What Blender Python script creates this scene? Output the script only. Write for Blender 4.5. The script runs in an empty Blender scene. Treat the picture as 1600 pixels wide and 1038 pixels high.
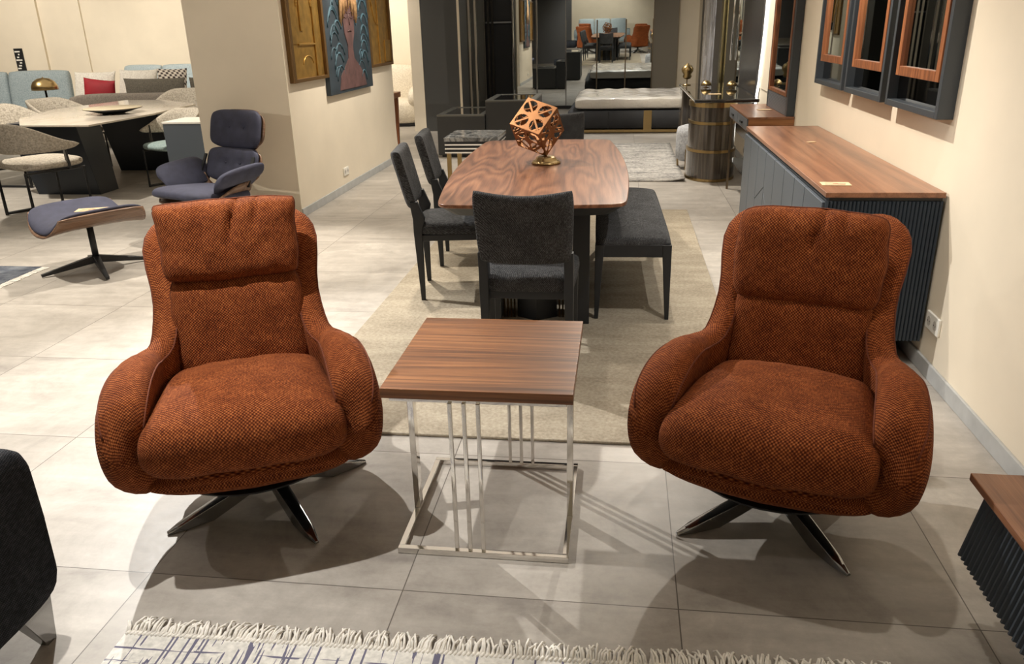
import bpy, bmesh, math, random
from math import sin, cos, pi, radians, sqrt, tan
from mathutils import Vector, Matrix, noise, Euler
SC = bpy.context.scene
COL = SC.collection
random.seed(7)

# ------------------------------------------------------------------ camera
cam_d = bpy.data.cameras.new('camera'); cam = bpy.data.objects.new('camera', cam_d); COL.objects.link(cam)
FPX, PITCH, YAW, ROLL, CAMH = 1241.2, .366869, -.13851, .0244284, 1.55
cam_d.sensor_width = 36.0; cam_d.lens = FPX / 1600 * 36; cam_d.clip_start = .02; cam_d.clip_end = 100
_f = Vector((sin(YAW) * cos(PITCH), cos(YAW) * cos(PITCH), -sin(PITCH)))
_r = Vector((cos(YAW), -sin(YAW), 0)); _d = _f.cross(_r)
_r2 = cos(ROLL) * _r + sin(ROLL) * _d; _d2 = -sin(ROLL) * _r + cos(ROLL) * _d
cam.matrix_world = Matrix(((_r2.x, -_d2.x, -_f.x, 0), (_r2.y, -_d2.y, -_f.y, 0), (_r2.z, -_d2.z, -_f.z, CAMH), (0, 0, 0, 1)))
SC.camera = cam

# ------------------------------------------------------------------ world, lights, exposure
w = bpy.data.worlds.new('world'); SC.world = w; w.use_nodes = True
w.node_tree.nodes['Background'].inputs[0].default_value = (1, .9, .78, 1)
w.node_tree.nodes['Background'].inputs[1].default_value = .045
SC.view_settings.view_transform = 'Standard'; SC.view_settings.look = 'None'
SC.view_settings.exposure = 0.0; SC.view_settings.gamma = 1.0
try: SC.view_settings.use_curve_mapping = False
except Exception: pass
WARM = (1.0, .915, .79); NEUT = (1.0, .965, .91)
def spot(x, y, z, tx, ty, tz, watts, cone=60, blend=.5, size=.03, col=WARM):
    l = bpy.data.lights.new('ceiling_spot', 'SPOT'); l.energy = watts; l.color = col
    l.spot_size = radians(cone); l.spot_blend = blend; l.shadow_soft_size = size
    o = bpy.data.objects.new('ceiling_spot', l); COL.objects.link(o); o.location = (x, y, z)
    o.rotation_euler = (Vector((tx, ty, tz)) - Vector((x, y, z))).to_track_quat('-Z', 'Y').to_euler()
    return o
CZ = 2.9
spot(-3.25, 4.9, CZ, -.9, 2.2, .3, 640, 80, .6, .02, NEUT)    # behind the left armchair
spot(-1.65, 2.0, CZ, -1.25, 2.2, .4, 300, 50, .6, .02, NEUT)     # above the left armchair
spot(-3.6, 1.6, CZ, -1.2, 2.2, .4, 55, 70, .5, .03, NEUT)       # left of the armchairs
spot(.95, 3.0, CZ, .25, 3.9, .0, 120, 66, .7, .02, NEUT)           # above the right armchair, towards the bench
spot(-1.6, 5.2, CZ, -.4, 5.0, .7, 260, 56, .5, .03)              # dining table, left
spot(.3, 7.6, CZ, -.3, 5.3, .5, 260, 75, .6, .03)                # dining table, far
spot(.1, 4.6, CZ, 1.42, 4.9, 1.25, 300, 95, .8, .03)             # right wall
spot(.3, 2.4, CZ, 1.42, 2.6, .9, 70, 95, .8, .03)
spot(-1.6, 8.0, CZ, -2.8, 8.1, 1.0, 260, 95, .8, .03)            # picture wall
spot(-2.2, 6.3, CZ, -2.7, 4.7, 0, 480, 70, .6, .03)             # left floor
spot(-4.6, 4.6, CZ, -3.9, 4.4, 0, 420, 85, .6, .03)
spot(-7.2, -1.6, CZ, -3.1, 6.3, .8, 500, 34, .6, .03)             # pillar, lounge chair
spot(-6.0, 7.0, CZ, -5.6, 8.2, .7, 380, 95, .6, .04)             # stone table
spot(-9.0, 9.4, CZ, -9.0, 12.5, .9, 300, 100, .8, .05)
spot(-7.0, 11.6, CZ, -7.0, 14.6, 1.4, 330, 100, .8, .05)
spot(-11.0, 11.6, CZ, -11.0, 14.6, 1.4, 260, 100, .8, .05)
spot(-4.2, 12.6, CZ, -3.7, 14.4, .8, 260, 100, .8, .05)
spot(-.4, 10.4, CZ, -.2, 9.6, 0, 300, 100, .7, .05)              # far rug
spot(-.2, 13.4, CZ, .1, 13.6, .5, 200, 90, .7, .05, NEUT)         # bed
spot(.2, 8.6, CZ, 1.1, 8.6, .7, 200, 85, .7, .04)               # dressing table, console
spot(.2, 11.0, CZ, 1.42, 13.0, 1.2, 200, 80, .7, .05)           # added to brighten the marble at the end of the right wall
spot(-2.0, 10.8, CZ, -2.0, 11.2, .4, 100, 80, .7, .04)
spot(-1.5, -1.0, CZ, -1.3, -1.8, .5, 100, 80, .7, .05)           # rear of the showroom
spot(-1.0, -1.6, CZ, -1.2, -4.0, 1.4, 260, 90, .7, .05)
def area(x, y, z, sx, sy, watts, col):  # soft fill added under the ceiling, not a fitting of the room
    l = bpy.data.lights.new('ceiling_fill', 'AREA'); l.shape = 'RECTANGLE'; l.size = sx; l.size_y = sy
    l.energy = watts; l.color = col
    o = bpy.data.objects.new('ceiling_fill', l); COL.objects.link(o); o.location = (x, y, z)
area(-.8, 1.2, 2.95, 4.0, 4.0, 4, NEUT)
area(-.8, 6.6, 2.95, 4.0, 5.0, 30, WARM)
area(-6.5, 8.6, 2.95, 5.0, 7.0, 70, WARM)
area(-1.0, 12.0, 2.95, 4.0, 4.0, 30, NEUT)

# ------------------------------------------------------------------ materials
def newmat(name):
    m = bpy.data.materials.new(name); m.use_nodes = True
    return m, m.node_tree.nodes, m.node_tree.links, m.node_tree.nodes['Principled BSDF']
def c4(c): return (c[0], c[1], c[2], 1)
def srgb(r, g, b):
    f = lambda v: (v / 255 / 12.92) if v / 255 <= .04045 else ((v / 255 + .055) / 1.055) ** 2.4
    return (f(r), f(g), f(b))
def setp(b, **k):
    for n, v in k.items():
        n = n.replace('_', ' ')
        if n in b.inputs: b.inputs[n].default_value = v
def plain(name, col, rough=.5, metal=0., var=.0, scale=8., bump=0., spec=.5, coat=0.):
    m, N, L, b = newmat(name); setp(b, Base_Color=c4(col), Roughness=rough, Metallic=metal, Coat_Weight=coat)
    b.inputs['Specular IOR Level'].default_value = spec
    if var or bump:
        t = N.new('ShaderNodeTexCoord'); n = N.new('ShaderNodeTexNoise'); n.inputs['Scale'].default_value = scale; n.inputs['Detail'].default_value = 5
        L.new(t.outputs['Object'], n.inputs['Vector'])
        if var:
            r = N.new('ShaderNodeValToRGB'); r.color_ramp.elements[0].position = .3; r.color_ramp.elements[1].position = .7
            r.color_ramp.elements[0].color = c4([v * (1 - var) for v in col]); r.color_ramp.elements[1].color = c4([min(1, v * (1 + var)) for v in col])
            L.new(n.outputs['Fac'], r.inputs['Fac']); L.new(r.outputs['Color'], b.inputs['Base Color'])
        if bump:
            p = N.new('ShaderNodeBump'); p.inputs['Strength'].default_value = bump; p.inputs['Distance'].default_value = .01
            L.new(n.outputs['Fac'], p.inputs['Height']); L.new(p.outputs['Normal'], b.inputs['Normal'])
    return m
def mth(N, L, op, a, b=None, c=None):
    n = N.new('ShaderNodeMath'); n.operation = op
    for i, v in enumerate((a, b, c)):
        if v is None: continue
        if isinstance(v, (int, float)): n.inputs[i].default_value = v
        else: L.new(v, n.inputs[i])
    return n.outputs[0]
def mixc(N, L, fac, a, b):
    n = N.new('ShaderNodeMix'); n.data_type = 'RGBA'
    for s, v in ((n.inputs[0], fac), (n.inputs[6], a), (n.inputs[7], b)):
        if isinstance(v, (int, float)): s.default_value = v
        elif isinstance(v, tuple): s.default_value = c4(v)
        else: L.new(v, s)
    return n.outputs[2]
def ramp(N, L, fac, stops):
    r = N.new('ShaderNodeValToRGB'); e = r.color_ramp.elements
    while len(e) < len(stops): e.new(.5)
    for i, (p, c) in enumerate(stops): e[i].position = p; e[i].color = c4(c)
    L.new(fac, r.inputs['Fac']); return r.outputs['Color']
def texco(N, L, kind='Object', scale=(1, 1, 1), rot=(0, 0, 0)):
    t = N.new('ShaderNodeTexCoord'); mp = N.new('ShaderNodeMapping'); mp.inputs['Scale'].default_value = scale; mp.inputs['Rotation'].default_value = rot
    L.new(t.outputs[kind], mp.inputs['Vector']); return mp.outputs['Vector']
def noise_t(N, L, vec, scale=1., detail=4., rough=.5, dist=0.):
    n = N.new('ShaderNodeTexNoise'); n.inputs['Scale'].default_value = scale; n.inputs['Detail'].default_value = detail
    n.inputs['Roughness'].default_value = rough; n.inputs['Distortion'].default_value = dist; L.new(vec, n.inputs['Vector']); return n.outputs['Fac']
def weave(name, dark, mid, light, pitch=.014, kind='UV', bump=.5, fleck=.5, rough=.95):
    m, N, L, b = newmat(name); setp(b, Roughness=rough); b.inputs['Specular IOR Level'].default_value = .2
    v = texco(N, L, kind)
    wob = N.new('ShaderNodeTexNoise'); wob.inputs['Scale'].default_value = 30; L.new(v, wob.inputs['Vector'])
    mx = N.new('ShaderNodeVectorMath'); mx.operation = 'MULTIPLY_ADD'; L.new(wob.outputs['Color'], mx.inputs[0]); mx.inputs[1].default_value = (.006, .006, .006); L.new(v, mx.inputs[2])
    s = N.new('ShaderNodeSeparateXYZ'); L.new(mx.outputs[0], s.inputs[0])
    k = 2 * pi / pitch
    if kind == 'UV': a, c = s.outputs[0], s.outputs[1]
    else: a, c = mth(N, L, 'ADD', s.outputs[0], s.outputs[1]), mth(N, L, 'ADD', s.outputs[2], mth(N, L, 'MULTIPLY', s.outputs[1], .6))
    pr = mth(N, L, 'MULTIPLY', mth(N, L, 'SINE', mth(N, L, 'MULTIPLY', a, k)), mth(N, L, 'SINE', mth(N, L, 'MULTIPLY', c, k)))
    h = mth(N, L, 'MULTIPLY_ADD', pr, .5, .5)
    fl = noise_t(N, L, texco(N, L, kind, (1.6 / pitch, .5 / pitch, 1 / pitch)), 1., 2)
    big = noise_t(N, L, texco(N, L, kind), 14., 3)
    f = mth(N, L, 'ADD', mth(N, L, 'MULTIPLY', h, 1 - fleck), mth(N, L, 'MULTIPLY', fl, fleck))
    f = mth(N, L, 'ADD', f, mth(N, L, 'MULTIPLY', mth(N, L, 'SUBTRACT', big, .5), .25))
    col = ramp(N, L, f, [(.25, dark), (.5, mid), (.8, light)])
    L.new(col, b.inputs['Base Color'])
    p = N.new('ShaderNodeBump'); p.inputs['Strength'].default_value = bump; p.inputs['Distance'].default_value = .004
    L.new(h, p.inputs['Height']); L.new(p.outputs['Normal'], b.inputs['Normal'])
    if 'Sheen Weight' in b.inputs: b.inputs['Sheen Weight'].default_value = .0
    return m
def fabric(name, dark, light, scale=(180, 180, 60), bump=.3):
    m, N, L, b = newmat(name); setp(b, Roughness=.95); b.inputs['Specular IOR Level'].default_value = .2
    f = noise_t(N, L, texco(N, L, 'Object', scale), 1., 3, .6)
    L.new(ramp(N, L, f, [(.32, dark), (.68, light)]), b.inputs['Base Color'])
    p = N.new('ShaderNodeBump'); p.inputs['Strength'].default_value = bump; p.inputs['Distance'].default_value = .003
    L.new(f, p.inputs['Height']); L.new(p.outputs['Normal'], b.inputs['Normal'])
    return m
def wood(name, dark, mid, light, axis='y', rough=.4, k=16., across=5., along=.55, coat=.15, wr=.2):
    m, N, L, b = newmat(name); setp(b, Roughness=rough, Coat_Weight=coat, Coat_Roughness=.2)
    sc = {'x': (along, across, across), 'y': (across, along, across), 'z': (across, across, along)}[axis]
    n1 = noise_t(N, L, texco(N, L, 'Object', sc), 1., 2, .45, .3)
    ring = mth(N, L, 'MULTIPLY_ADD', mth(N, L, 'SINE', mth(N, L, 'MULTIPLY', n1, k * 2 * pi)), .5, .5)
    fs = {'x': (5, 160, 160), 'y': (160, 5, 160), 'z': (160, 160, 5)}[axis]
    fine = noise_t(N, L, texco(N, L, 'Object', fs), 1., 3, .6)
    band = noise_t(N, L, texco(N, L, 'Object', tuple(v * 2.2 for v in sc)), 1., 2)
    f = mth(N, L, 'ADD', mth(N, L, 'MULTIPLY', ring, wr), mth(N, L, 'ADD', mth(N, L, 'MULTIPLY', fine, .42), mth(N, L, 'MULTIPLY', band, .58 - wr)))
    L.new(ramp(N, L, f, [(.28, dark), (.52, mid), (.8, light)]), b.inputs['Base Color'])
    return m
def mirror(name, col=(.75, .78, .78), rough=.01):
    m, N, L, b = newmat(name); setp(b, Base_Color=c4(col), Metallic=1.0, Roughness=rough); return m
def glow(name, col, s):
    m, N, L, b = newmat(name); setp(b, Base_Color=c4(col), Emission_Color=c4(col), Emission_Strength=s); return m
def striped(name, a, bcol, axis, pitch, duty=.5, rough=.5):
    m, N, L, b = newmat(name); setp(b, Roughness=rough)
    s = N.new('ShaderNodeSeparateXYZ'); L.new(texco(N, L), s.inputs[0])
    fr = mth(N, L, 'FRACT', mth(N, L, 'MULTIPLY', s.outputs['xyz'.index(axis)], 1 / pitch))
    L.new(mixc(N, L, mth(N, L, 'LESS_THAN', fr, duty), a, bcol), b.inputs['Base Color']); return m

RUST = weave('rust_weave', (.050, .010, .003), (.165, .037, .009), (.46, .15, .045), .0098, 'UV', .4, .5)
RUST_PIPE = plain('rust_piping', (.13, .029, .008), .9, 0, .3, 90)
CHAR = weave('charcoal_weave', (.012, .013, .014), (.045, .046, .049), (.14, .142, .146), .009, 'Object', .4, .62)
CHARS = fabric('charcoal_fine', (.007, .008, .009), (.05, .052, .055))
SOFADK = weave('sofa_dark_weave', (.004, .005, .006), (.014, .015, .018), (.05, .052, .06), .008, 'Object', .35, .6)
NAVY = plain('navy_velvet', srgb(56, 58, 76), .8, 0, .18, 14)
WALNUT_X = wood('walnut_x', srgb(76, 44, 24), srgb(126, 80, 46), srgb(172, 118, 72), 'x', .4, 10, 9, .35, .08, .16)
WALNUT_Y = wood('walnut_y', srgb(78, 46, 30), srgb(124, 82, 58), srgb(160, 114, 82), 'y', .34, 13, 4.2, .5, .12, .2)
WALNUT_S = wood('walnut_sideboard', srgb(88, 54, 36), srgb(134, 90, 64), srgb(160, 114, 84), 'y', .32, 7, 5, .25, .15, .14)
WALNUT_Z = wood('walnut_z', srgb(92, 52, 30), srgb(140, 84, 50), srgb(176, 116, 72), 'z')
WALNUT_D = wood('walnut_dull', srgb(74, 52, 38), srgb(112, 84, 64), srgb(140, 110, 86), 'x', .5)
GREYWOOD = wood('dark_veneer', srgb(44, 40, 36), srgb(78, 70, 62), srgb(112, 102, 92), 'z', .12, 6, 9, .3, 1.)
CHROME = plain('chrome', (.78, .76, .73), .08, 1.)
STEEL = plain('dark_polished_steel', (.34, .34, .34), .14, 1.)
BRASS = plain('brass', srgb(172, 148, 104), .28, 1.)
GOLDM = plain('old_gold', srgb(178, 140, 72), .4, .75, .25, 12)
COPPER = plain('copper_gold', srgb(134, 88, 46), .45, .55, .15, 20)
BLACK = plain('black_lacquered_wood', srgb(34, 37, 41), .45)
BLKMET = plain('black_metal', (.012, .013, .015), .4)
GREYLQ = plain('grey_lacquer', srgb(80, 88, 97), .42)
GREYDK = plain('dark_grey_lacquer', srgb(54, 60, 66), .45)
FLUTE = plain('fluted_grey_lacquer', srgb(46, 54, 62), .45)
PANELDK = plain('anthracite_panel', srgb(62, 62, 60), .5)
WALL = plain('cream_paint', srgb(230, 219, 199), .75, 0, .035, 2.5, .02)
WALLG = plain('dark_grey_paint', srgb(88, 88, 90), .7)
CEIL = plain('ceiling_paint', srgb(215, 210, 200), .9)
BASEB = plain('baseboard_grey', srgb(176, 178, 178), .4, 0, .12, 9)
WHITE = plain('white_plastic', srgb(238, 236, 228), .35)
DARKHOLE = plain('socket_dark', (.03, .03, .03), .5)
MIRR = mirror('mirror_glass', (.62, .66, .66))
BLKGL = mirror('smoked_mirror', (.16, .17, .18), .02)
BLKGLOSS = plain('black_gloss', (.012, .012, .013), .05, 0, 0, 8, 0, .7, 1.)
PAPER = plain('price_paper', srgb(206, 178, 140), .7)
INK = plain('ink', srgb(120, 60, 50), .7)
BLUEF = fabric('pale_blue_fabric', srgb(146, 160, 166), srgb(178, 190, 194), (60, 60, 60), .15)
GREYF = fabric('warm_grey_fabric', srgb(122, 114, 106), srgb(150, 142, 132), (60, 60, 60), .15)
GREYP = fabric('grey_brown_fabric', srgb(92, 88, 80), srgb(118, 112, 102), (60, 60, 60), .15)
CREAMF = fabric('cream_boucle', srgb(206, 196, 178), srgb(232, 224, 208), (50, 50, 50), .4)
WHITEF = fabric('white_fabric', srgb(206, 200, 190), srgb(232, 228, 218), (40, 40, 40), .2)
OATF = fabric('oat_fabric', srgb(150, 142, 130), srgb(204, 196, 182), (70, 70, 70), .4)
TEALF = fabric('teal_fabric', srgb(120, 140, 140), srgb(160, 176, 174), (70, 70, 70), .3)
REDF = plain('red_velvet', srgb(150, 20, 34), .7, 0, .15, 10)
SILVERF = fabric('silver_velvet', srgb(140, 142, 146), srgb(186, 188, 192), (40, 40, 40), .2)
DARKTBL = plain('dark_table_leg', srgb(26, 34, 44), .35)
def marble_mat(name, base, vein, scale):
    m, N, L, b = newmat(name); setp(b, Roughness=.12)
    f = noise_t(N, L, texco(N, L, 'Object', scale), 1., 6, .65, 1.2)
    v = mth(N, L, 'ABSOLUTE', mth(N, L, 'SUBTRACT', f, .5))
    L.new(ramp(N, L, v, [(0, vein), (.05, tuple((vein[i] + 2 * base[i]) / 3 for i in range(3))), (.14, base)]), b.inputs['Base Color']); return m
STONE = marble_mat('pale_stone', srgb(206, 198, 186), srgb(196, 186, 172), (1.2, 1.2, 1.2))
MARBLE = marble_mat('white_marble', srgb(196, 196, 200), srgb(96, 96, 104), (3, 2.2, .8))
DKMARBLE = marble_mat('dark_marble', srgb(60, 62, 64), srgb(160, 160, 158), (4, 4, 4))
def floor_mat():
    m, N, L, b = newmat('porcelain_tile')
    s = N.new('ShaderNodeSeparateXYZ'); v = texco(N, L); L.new(v, s.inputs[0])
    tx = mth(N, L, 'MULTIPLY', mth(N, L, 'SUBTRACT', s.outputs[0], .197), 1 / .8012); ty = mth(N, L, 'MULTIPLY', mth(N, L, 'SUBTRACT', s.outputs[1], 1.858), 1 / .8012)
    g = []
    for t in (tx, ty):
        fr = mth(N, L, 'FRACT', t); g.append(mth(N, L, 'MINIMUM', fr, mth(N, L, 'SUBTRACT', 1., fr)))
    gm = mth(N, L, 'LESS_THAN', mth(N, L, 'MINIMUM', g[0], g[1]), .0022)
    cb = N.new('ShaderNodeCombineXYZ'); L.new(mth(N, L, 'FLOOR', tx), cb.inputs[0]); L.new(mth(N, L, 'FLOOR', ty), cb.inputs[1])
    wn = N.new('ShaderNodeTexWhiteNoise'); wn.noise_dimensions = '3D'; L.new(cb.outputs[0], wn.inputs['Vector'])
    off = N.new('ShaderNodeVectorMath'); off.operation = 'MULTIPLY_ADD'; L.new(wn.outputs['Color'], off.inputs[0]); off.inputs[1].default_value = (9, 9, 9); L.new(v, off.inputs[2])
    n1 = noise_t(N, L, off.outputs[0], 2.6, 10, .7, .6); n2 = noise_t(N, L, off.outputs[0], 22., 8, .75)
    st = N.new('ShaderNodeMapping'); st.inputs['Scale'].default_value = (1.2, 7, 1); L.new(off.outputs[0], st.inputs['Vector'])
    n3 = noise_t(N, L, st.outputs[0], 1.6, 5, .6, .4)
    f = mth(N, L, 'ADD', mth(N, L, 'MULTIPLY', n1, .5), mth(N, L, 'ADD', mth(N, L, 'MULTIPLY', n2, .22), mth(N, L, 'MULTIPLY', n3, .28)))
    f = mth(N, L, 'ADD', f, mth(N, L, 'MULTIPLY', mth(N, L, 'SUBTRACT', wn.outputs['Value'], .5), .05))
    c = ramp(N, L, f, [(.34, srgb(136, 130, 124)), (.45, srgb(160, 154, 146)), (.55, srgb(176, 170, 162)), (.68, srgb(200, 194, 184))])
    L.new(mixc(N, L, gm, c, srgb(92, 86, 80)), b.inputs['Base Color'])
    L.new(mth(N, L, 'MULTIPLY_ADD', n2, .25, .3), b.inputs['Roughness'])
    return m
FLOOR = floor_mat()
def rug_mat(name, a, bcol, sc, bump=.5):
    m, N, L, b = newmat(name); setp(b, Roughness=1.); b.inputs['Specular IOR Level'].default_value = .1
    f1 = noise_t(N, L, texco(N, L, 'Object', (sc, sc, sc)), 1., 4, .7); f2 = noise_t(N, L, texco(N, L, 'Object', (3, 9, 3)), 1., 3)
    f = mth(N, L, 'ADD', mth(N, L, 'MULTIPLY', f1, .6), mth(N, L, 'MULTIPLY', f2, .4))
    L.new(ramp(N, L, f, [(.35, a), (.65, bcol)]), b.inputs['Base Color'])
    p = N.new('ShaderNodeBump'); p.inputs['Strength'].default_value = bump; p.inputs['Distance'].default_value = .01
    L.new(f1, p.inputs['Height']); L.new(p.outputs['Normal'], b.inputs['Normal']); return m
RUGB = rug_mat('beige_pile', srgb(142, 132, 116), srgb(182, 172, 154), 60)
def lines_rug():
    m, N, L, b = newmat('hatched_rug'); setp(b, Roughness=1.); b.inputs['Specular IOR Level'].default_value = .1
    s = N.new('ShaderNodeSeparateXYZ'); L.new(texco(N, L), s.inputs[0])
    masks = []
    for i, (sc_, wd, thr) in enumerate(((170, (3, 14, 1), .70), (150, (14, 3, 1), .76))):
        q = mth(N, L, 'FLOOR', mth(N, L, 'MULTIPLY', s.outputs[i], sc_))
        wn = N.new('ShaderNodeTexWhiteNoise'); wn.noise_dimensions = '1D'; L.new(q, wn.inputs['W'])
        ln = mth(N, L, 'GREATER_THAN', wn.outputs['Value'], thr)
        nm = noise_t(N, L, texco(N, L, 'Object', (60, 6, 1) if i == 0 else (6, 60, 1)), 1., 2)
        masks.append(mth(N, L, 'MULTIPLY', ln, mth(N, L, 'GREATER_THAN', nm, .5)))
    f = mth(N, L, 'MAXIMUM', masks[0], masks[1])
    base = ramp(N, L, noise_t(N, L, texco(N, L, 'Object', (70, 70, 70)), 1., 3), [(.3, srgb(204, 202, 196)), (.7, srgb(236, 233, 226))])
    L.new(mixc(N, L, f, base, srgb(112, 110, 130)), b.inputs['Base Color']); return m
RUGL = lines_rug()
RUGG = rug_mat('grey_speckled_pile', srgb(110, 110, 110), srgb(206, 202, 196), 34)
RUGN = rug_mat('blue_worn_pile', srgb(58, 64, 78), srgb(120, 124, 130), 9)
FRINGE = plain('fringe_cotton', srgb(240, 236, 228), .9, 0, .15, 40)
PATT = weave('dotted_pillow', srgb(62, 50, 50), srgb(190, 182, 172), srgb(222, 214, 202), .085, 'Object', .1, .1)

# ------------------------------------------------------------------ mesh helpers
class MB:
    def __init__(s): s.v = []; s.f = []; s.uv = []; s.M = Matrix.Identity(4)
    def add(s, vs, fs, uvs=None):
        o = len(s.v)
        s.v += [s.M @ Vector(p) for p in vs]
        for i, f in enumerate(fs):
            s.f.append([o + k for k in f])
            s.uv.append(uvs[i] if uvs else [(vs[k][0], vs[k][1] + vs[k][2]) for k in f])
        return s
    def box(s, x0, x1, y0, y1, z0, z1):
        return s.hexa([(x0, y0, z0), (x1, y0, z0), (x1, y1, z0), (x0, y1, z0), (x0, y0, z1), (x1, y0, z1), (x1, y1, z1), (x0, y1, z1)])
    def hexa(s, p):
        return s.add(p, [(0, 3, 2, 1), (4, 5, 6, 7), (0, 1, 5, 4), (1, 2, 6, 5), (2, 3, 7, 6), (3, 0, 4, 7)])
    def prism(s, poly, z0, z1, ax='z'):
        n = len(poly); f3 = {'z': lambda a, b, c: (a, b, c), 'x': lambda a, b, c: (c, a, b), 'y': lambda a, b, c: (a, c, b)}[ax]
        vs = [f3(a, b, z0) for a, b in poly] + [f3(a, b, z1) for a, b in poly]
        fs = [tuple(range(n))[::-1], tuple(range(n, 2 * n))] + [(i, (i + 1) % n, n + (i + 1) % n, n + i) for i in range(n)]
        return s.add(vs, fs)
    def grid(s, P, cu=False, cv=False, UV=None, cap=False):
        nu, nv = len(P), len(P[0]); vs = [p for r in P for p in r]; fs = []; uvs = []
        for i in range(nu if cu else nu - 1):
            for j in range(nv if cv else nv - 1):
                a, b = i, (i + 1) % nu; c, d = j, (j + 1) % nv
                fs.append((a * nv + c, b * nv + c, b * nv + d, a * nv + d))
                if UV: uvs.append([UV(i, j), UV(i + 1, j), UV(i + 1, j + 1), UV(i, j + 1)])
                else: uvs.append([(vs[k][0], vs[k][1] + vs[k][2]) for k in fs[-1]])
        if cap:
            for r, fl in ((0, True), (nu - 1, False)):
                f = [r * nv + j for j in range(nv)]
                fs.append(tuple(f[::-1] if fl else f)); uvs.append([(vs[k][0], vs[k][2]) for k in fs[-1]])
        return s.add(vs, fs, uvs)
    def tube(s, pts, r, seg=8, closed=False):
        pts = [Vector(p) for p in pts]; n = len(pts); R = r if isinstance(r, (list, tuple)) else [r] * n; P = []
        up = Vector((0, 0, 1))
        for i, p in enumerate(pts):
            t = (pts[(i + 1) % n] - pts[i - 1]) if closed else (pts[min(i + 1, n - 1)] - pts[max(i - 1, 0)])
            t.normalize(); a = up if abs(t.dot(up)) < .95 else Vector((1, 0, 0))
            u = t.cross(a).normalized(); v = t.cross(u)
            P.append([tuple(p + R[i] * (cos(2 * pi * j / seg) * u + sin(2 * pi * j / seg) * v)) for j in range(seg)])
        return s.grid(P, cu=closed, cv=True, cap=not closed)
    def bar(s, a, b, w, h, w2=None, h2=None):
        a, b = Vector(a), Vector(b); t = (b - a).normalized(); up = Vector((0, 0, 1)) if abs(t.z) < .9 else Vector((0, 1, 0))
        u = t.cross(up).normalized(); v = u.cross(t); w2 = w2 or w; h2 = h2 or h; p = []
        for c, ww, hh in ((a, w, h), (b, w2, h2)):
            p += [tuple(c + u * x * ww / 2 + v * y * hh / 2) for x, y in ((-1, -1), (1, -1), (1, 1), (-1, 1))]
        return s.hexa(p)
    def lathe(s, prof, cx=0, cy=0, seg=28, sx=1., sy=1.):
        P = [[(cx + sx * r * cos(2 * pi * j / seg), cy + sy * r * sin(2 * pi * j / seg), z) for j in range(seg)] for r, z in prof]
        return s.grid(P, cv=True, cap=True)
    def cushion(s, a, b, c, p=4., q=.4, n=22, rc=.05, bot=1., fn=None, wr=0., seed=0.):
        T = [sin(pi / 2 * (-1 + 2 * i / n)) for i in range(n + 1)]
        def pt(u, v, sg):
            k = 1 - rc * (abs(u) * abs(v)) ** 4
            h = c * (max(0., (1 - abs(u) ** p) * (1 - abs(v) ** p))) ** q
            x, y, z = a * u * k, b * v * k, sg * h * (1 if sg > 0 else bot)
            if wr:
                e = (1 - u ** 8) * (1 - v ** 8) * .7 + .3
                z += sg * wr * noise.noise((x * 9 + seed, y * 9, seed)) * e
                if fn is None: x += wr * .4 * noise.noise((y * 12, seed, 3.)); y += wr * .4 * noise.noise((x * 12, seed, 8.))
            return fn(x, y, z, u, v) if fn else (x, y, z)
        vs = []; idx = {}; fs = []; uvs = []
        for sg in (1, -1):
            for i in range(n + 1):
                for j in range(n + 1):
                    edge = i in (0, n) or j in (0, n)
                    key = (0 if edge else sg, i, j)
                    if key not in idx: idx[key] = len(vs); vs.append(pt(T[i], T[j], sg))
            g = lambda i, j: idx[(0 if (i in (0, n) or j in (0, n)) else sg, i, j)]
            arc = [0.]
            for i in range(n): arc.append(arc[-1] + sqrt((a * (T[i + 1] - T[i])) ** 2 + (c * ((1 - abs(T[i + 1]) ** p) ** q - (1 - abs(T[i]) ** p) ** q)) ** 2))
            arb = [0.]
            for i in range(n): arb.append(arb[-1] + sqrt((b * (T[i + 1] - T[i])) ** 2 + (c * ((1 - abs(T[i + 1]) ** p) ** q - (1 - abs(T[i]) ** p) ** q)) ** 2))
            for i in range(n):
                for j in range(n):
                    f = [(i, j), (i + 1, j), (i + 1, j + 1), (i, j + 1)]
                    if sg < 0: f = f[::-1]
                    fs.append([g(*k) for k in f]); uvs.append([(arc[k[0]], arb[k[1]] * sg) for k in f])
        return s.add(vs, fs, uvs)
    def welt(s, a, b, rc, fn, r=.0032, n=20):
        T = [sin(pi / 2 * (-1 + 2 * i / n)) for i in range(n)]
        ring = [(t_, -1) for t_ in T] + [(1, t_) for t_ in T] + [(-t_, 1) for t_ in T] + [(-1, -t_) for t_ in T]
        pts = []
        for u, v in ring:
            k = 1 - rc * (abs(u) * abs(v)) ** 4; pts.append(fn(a * u * k, b * v * k, 0., u, v))
        return s.tube(pts, r, 6, closed=True)
    def build(s, name, mat, parent=None, smooth=False, bevel=0., loc=None, seg=2, subsurf=0):
        me = bpy.data.meshes.new(name); me.from_pydata([tuple(p) for p in s.v], [], s.f); me.update()
        ul = me.uv_layers.new(name='UVMap'); k = 0
        for f in s.uv:
            for uv in f: ul.data[k].uv = uv; k += 1
        bm = bmesh.new(); bm.from_mesh(me); bmesh.ops.recalc_face_normals(bm, faces=bm.faces); bm.to_mesh(me); bm.free()
        me.materials.append(mat); o = bpy.data.objects.new(name, me); COL.objects.link(o)
        if parent is not None: o.parent = parent
        if loc: o.location = loc
        if smooth:
            for p in me.polygons: p.use_smooth = True
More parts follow.
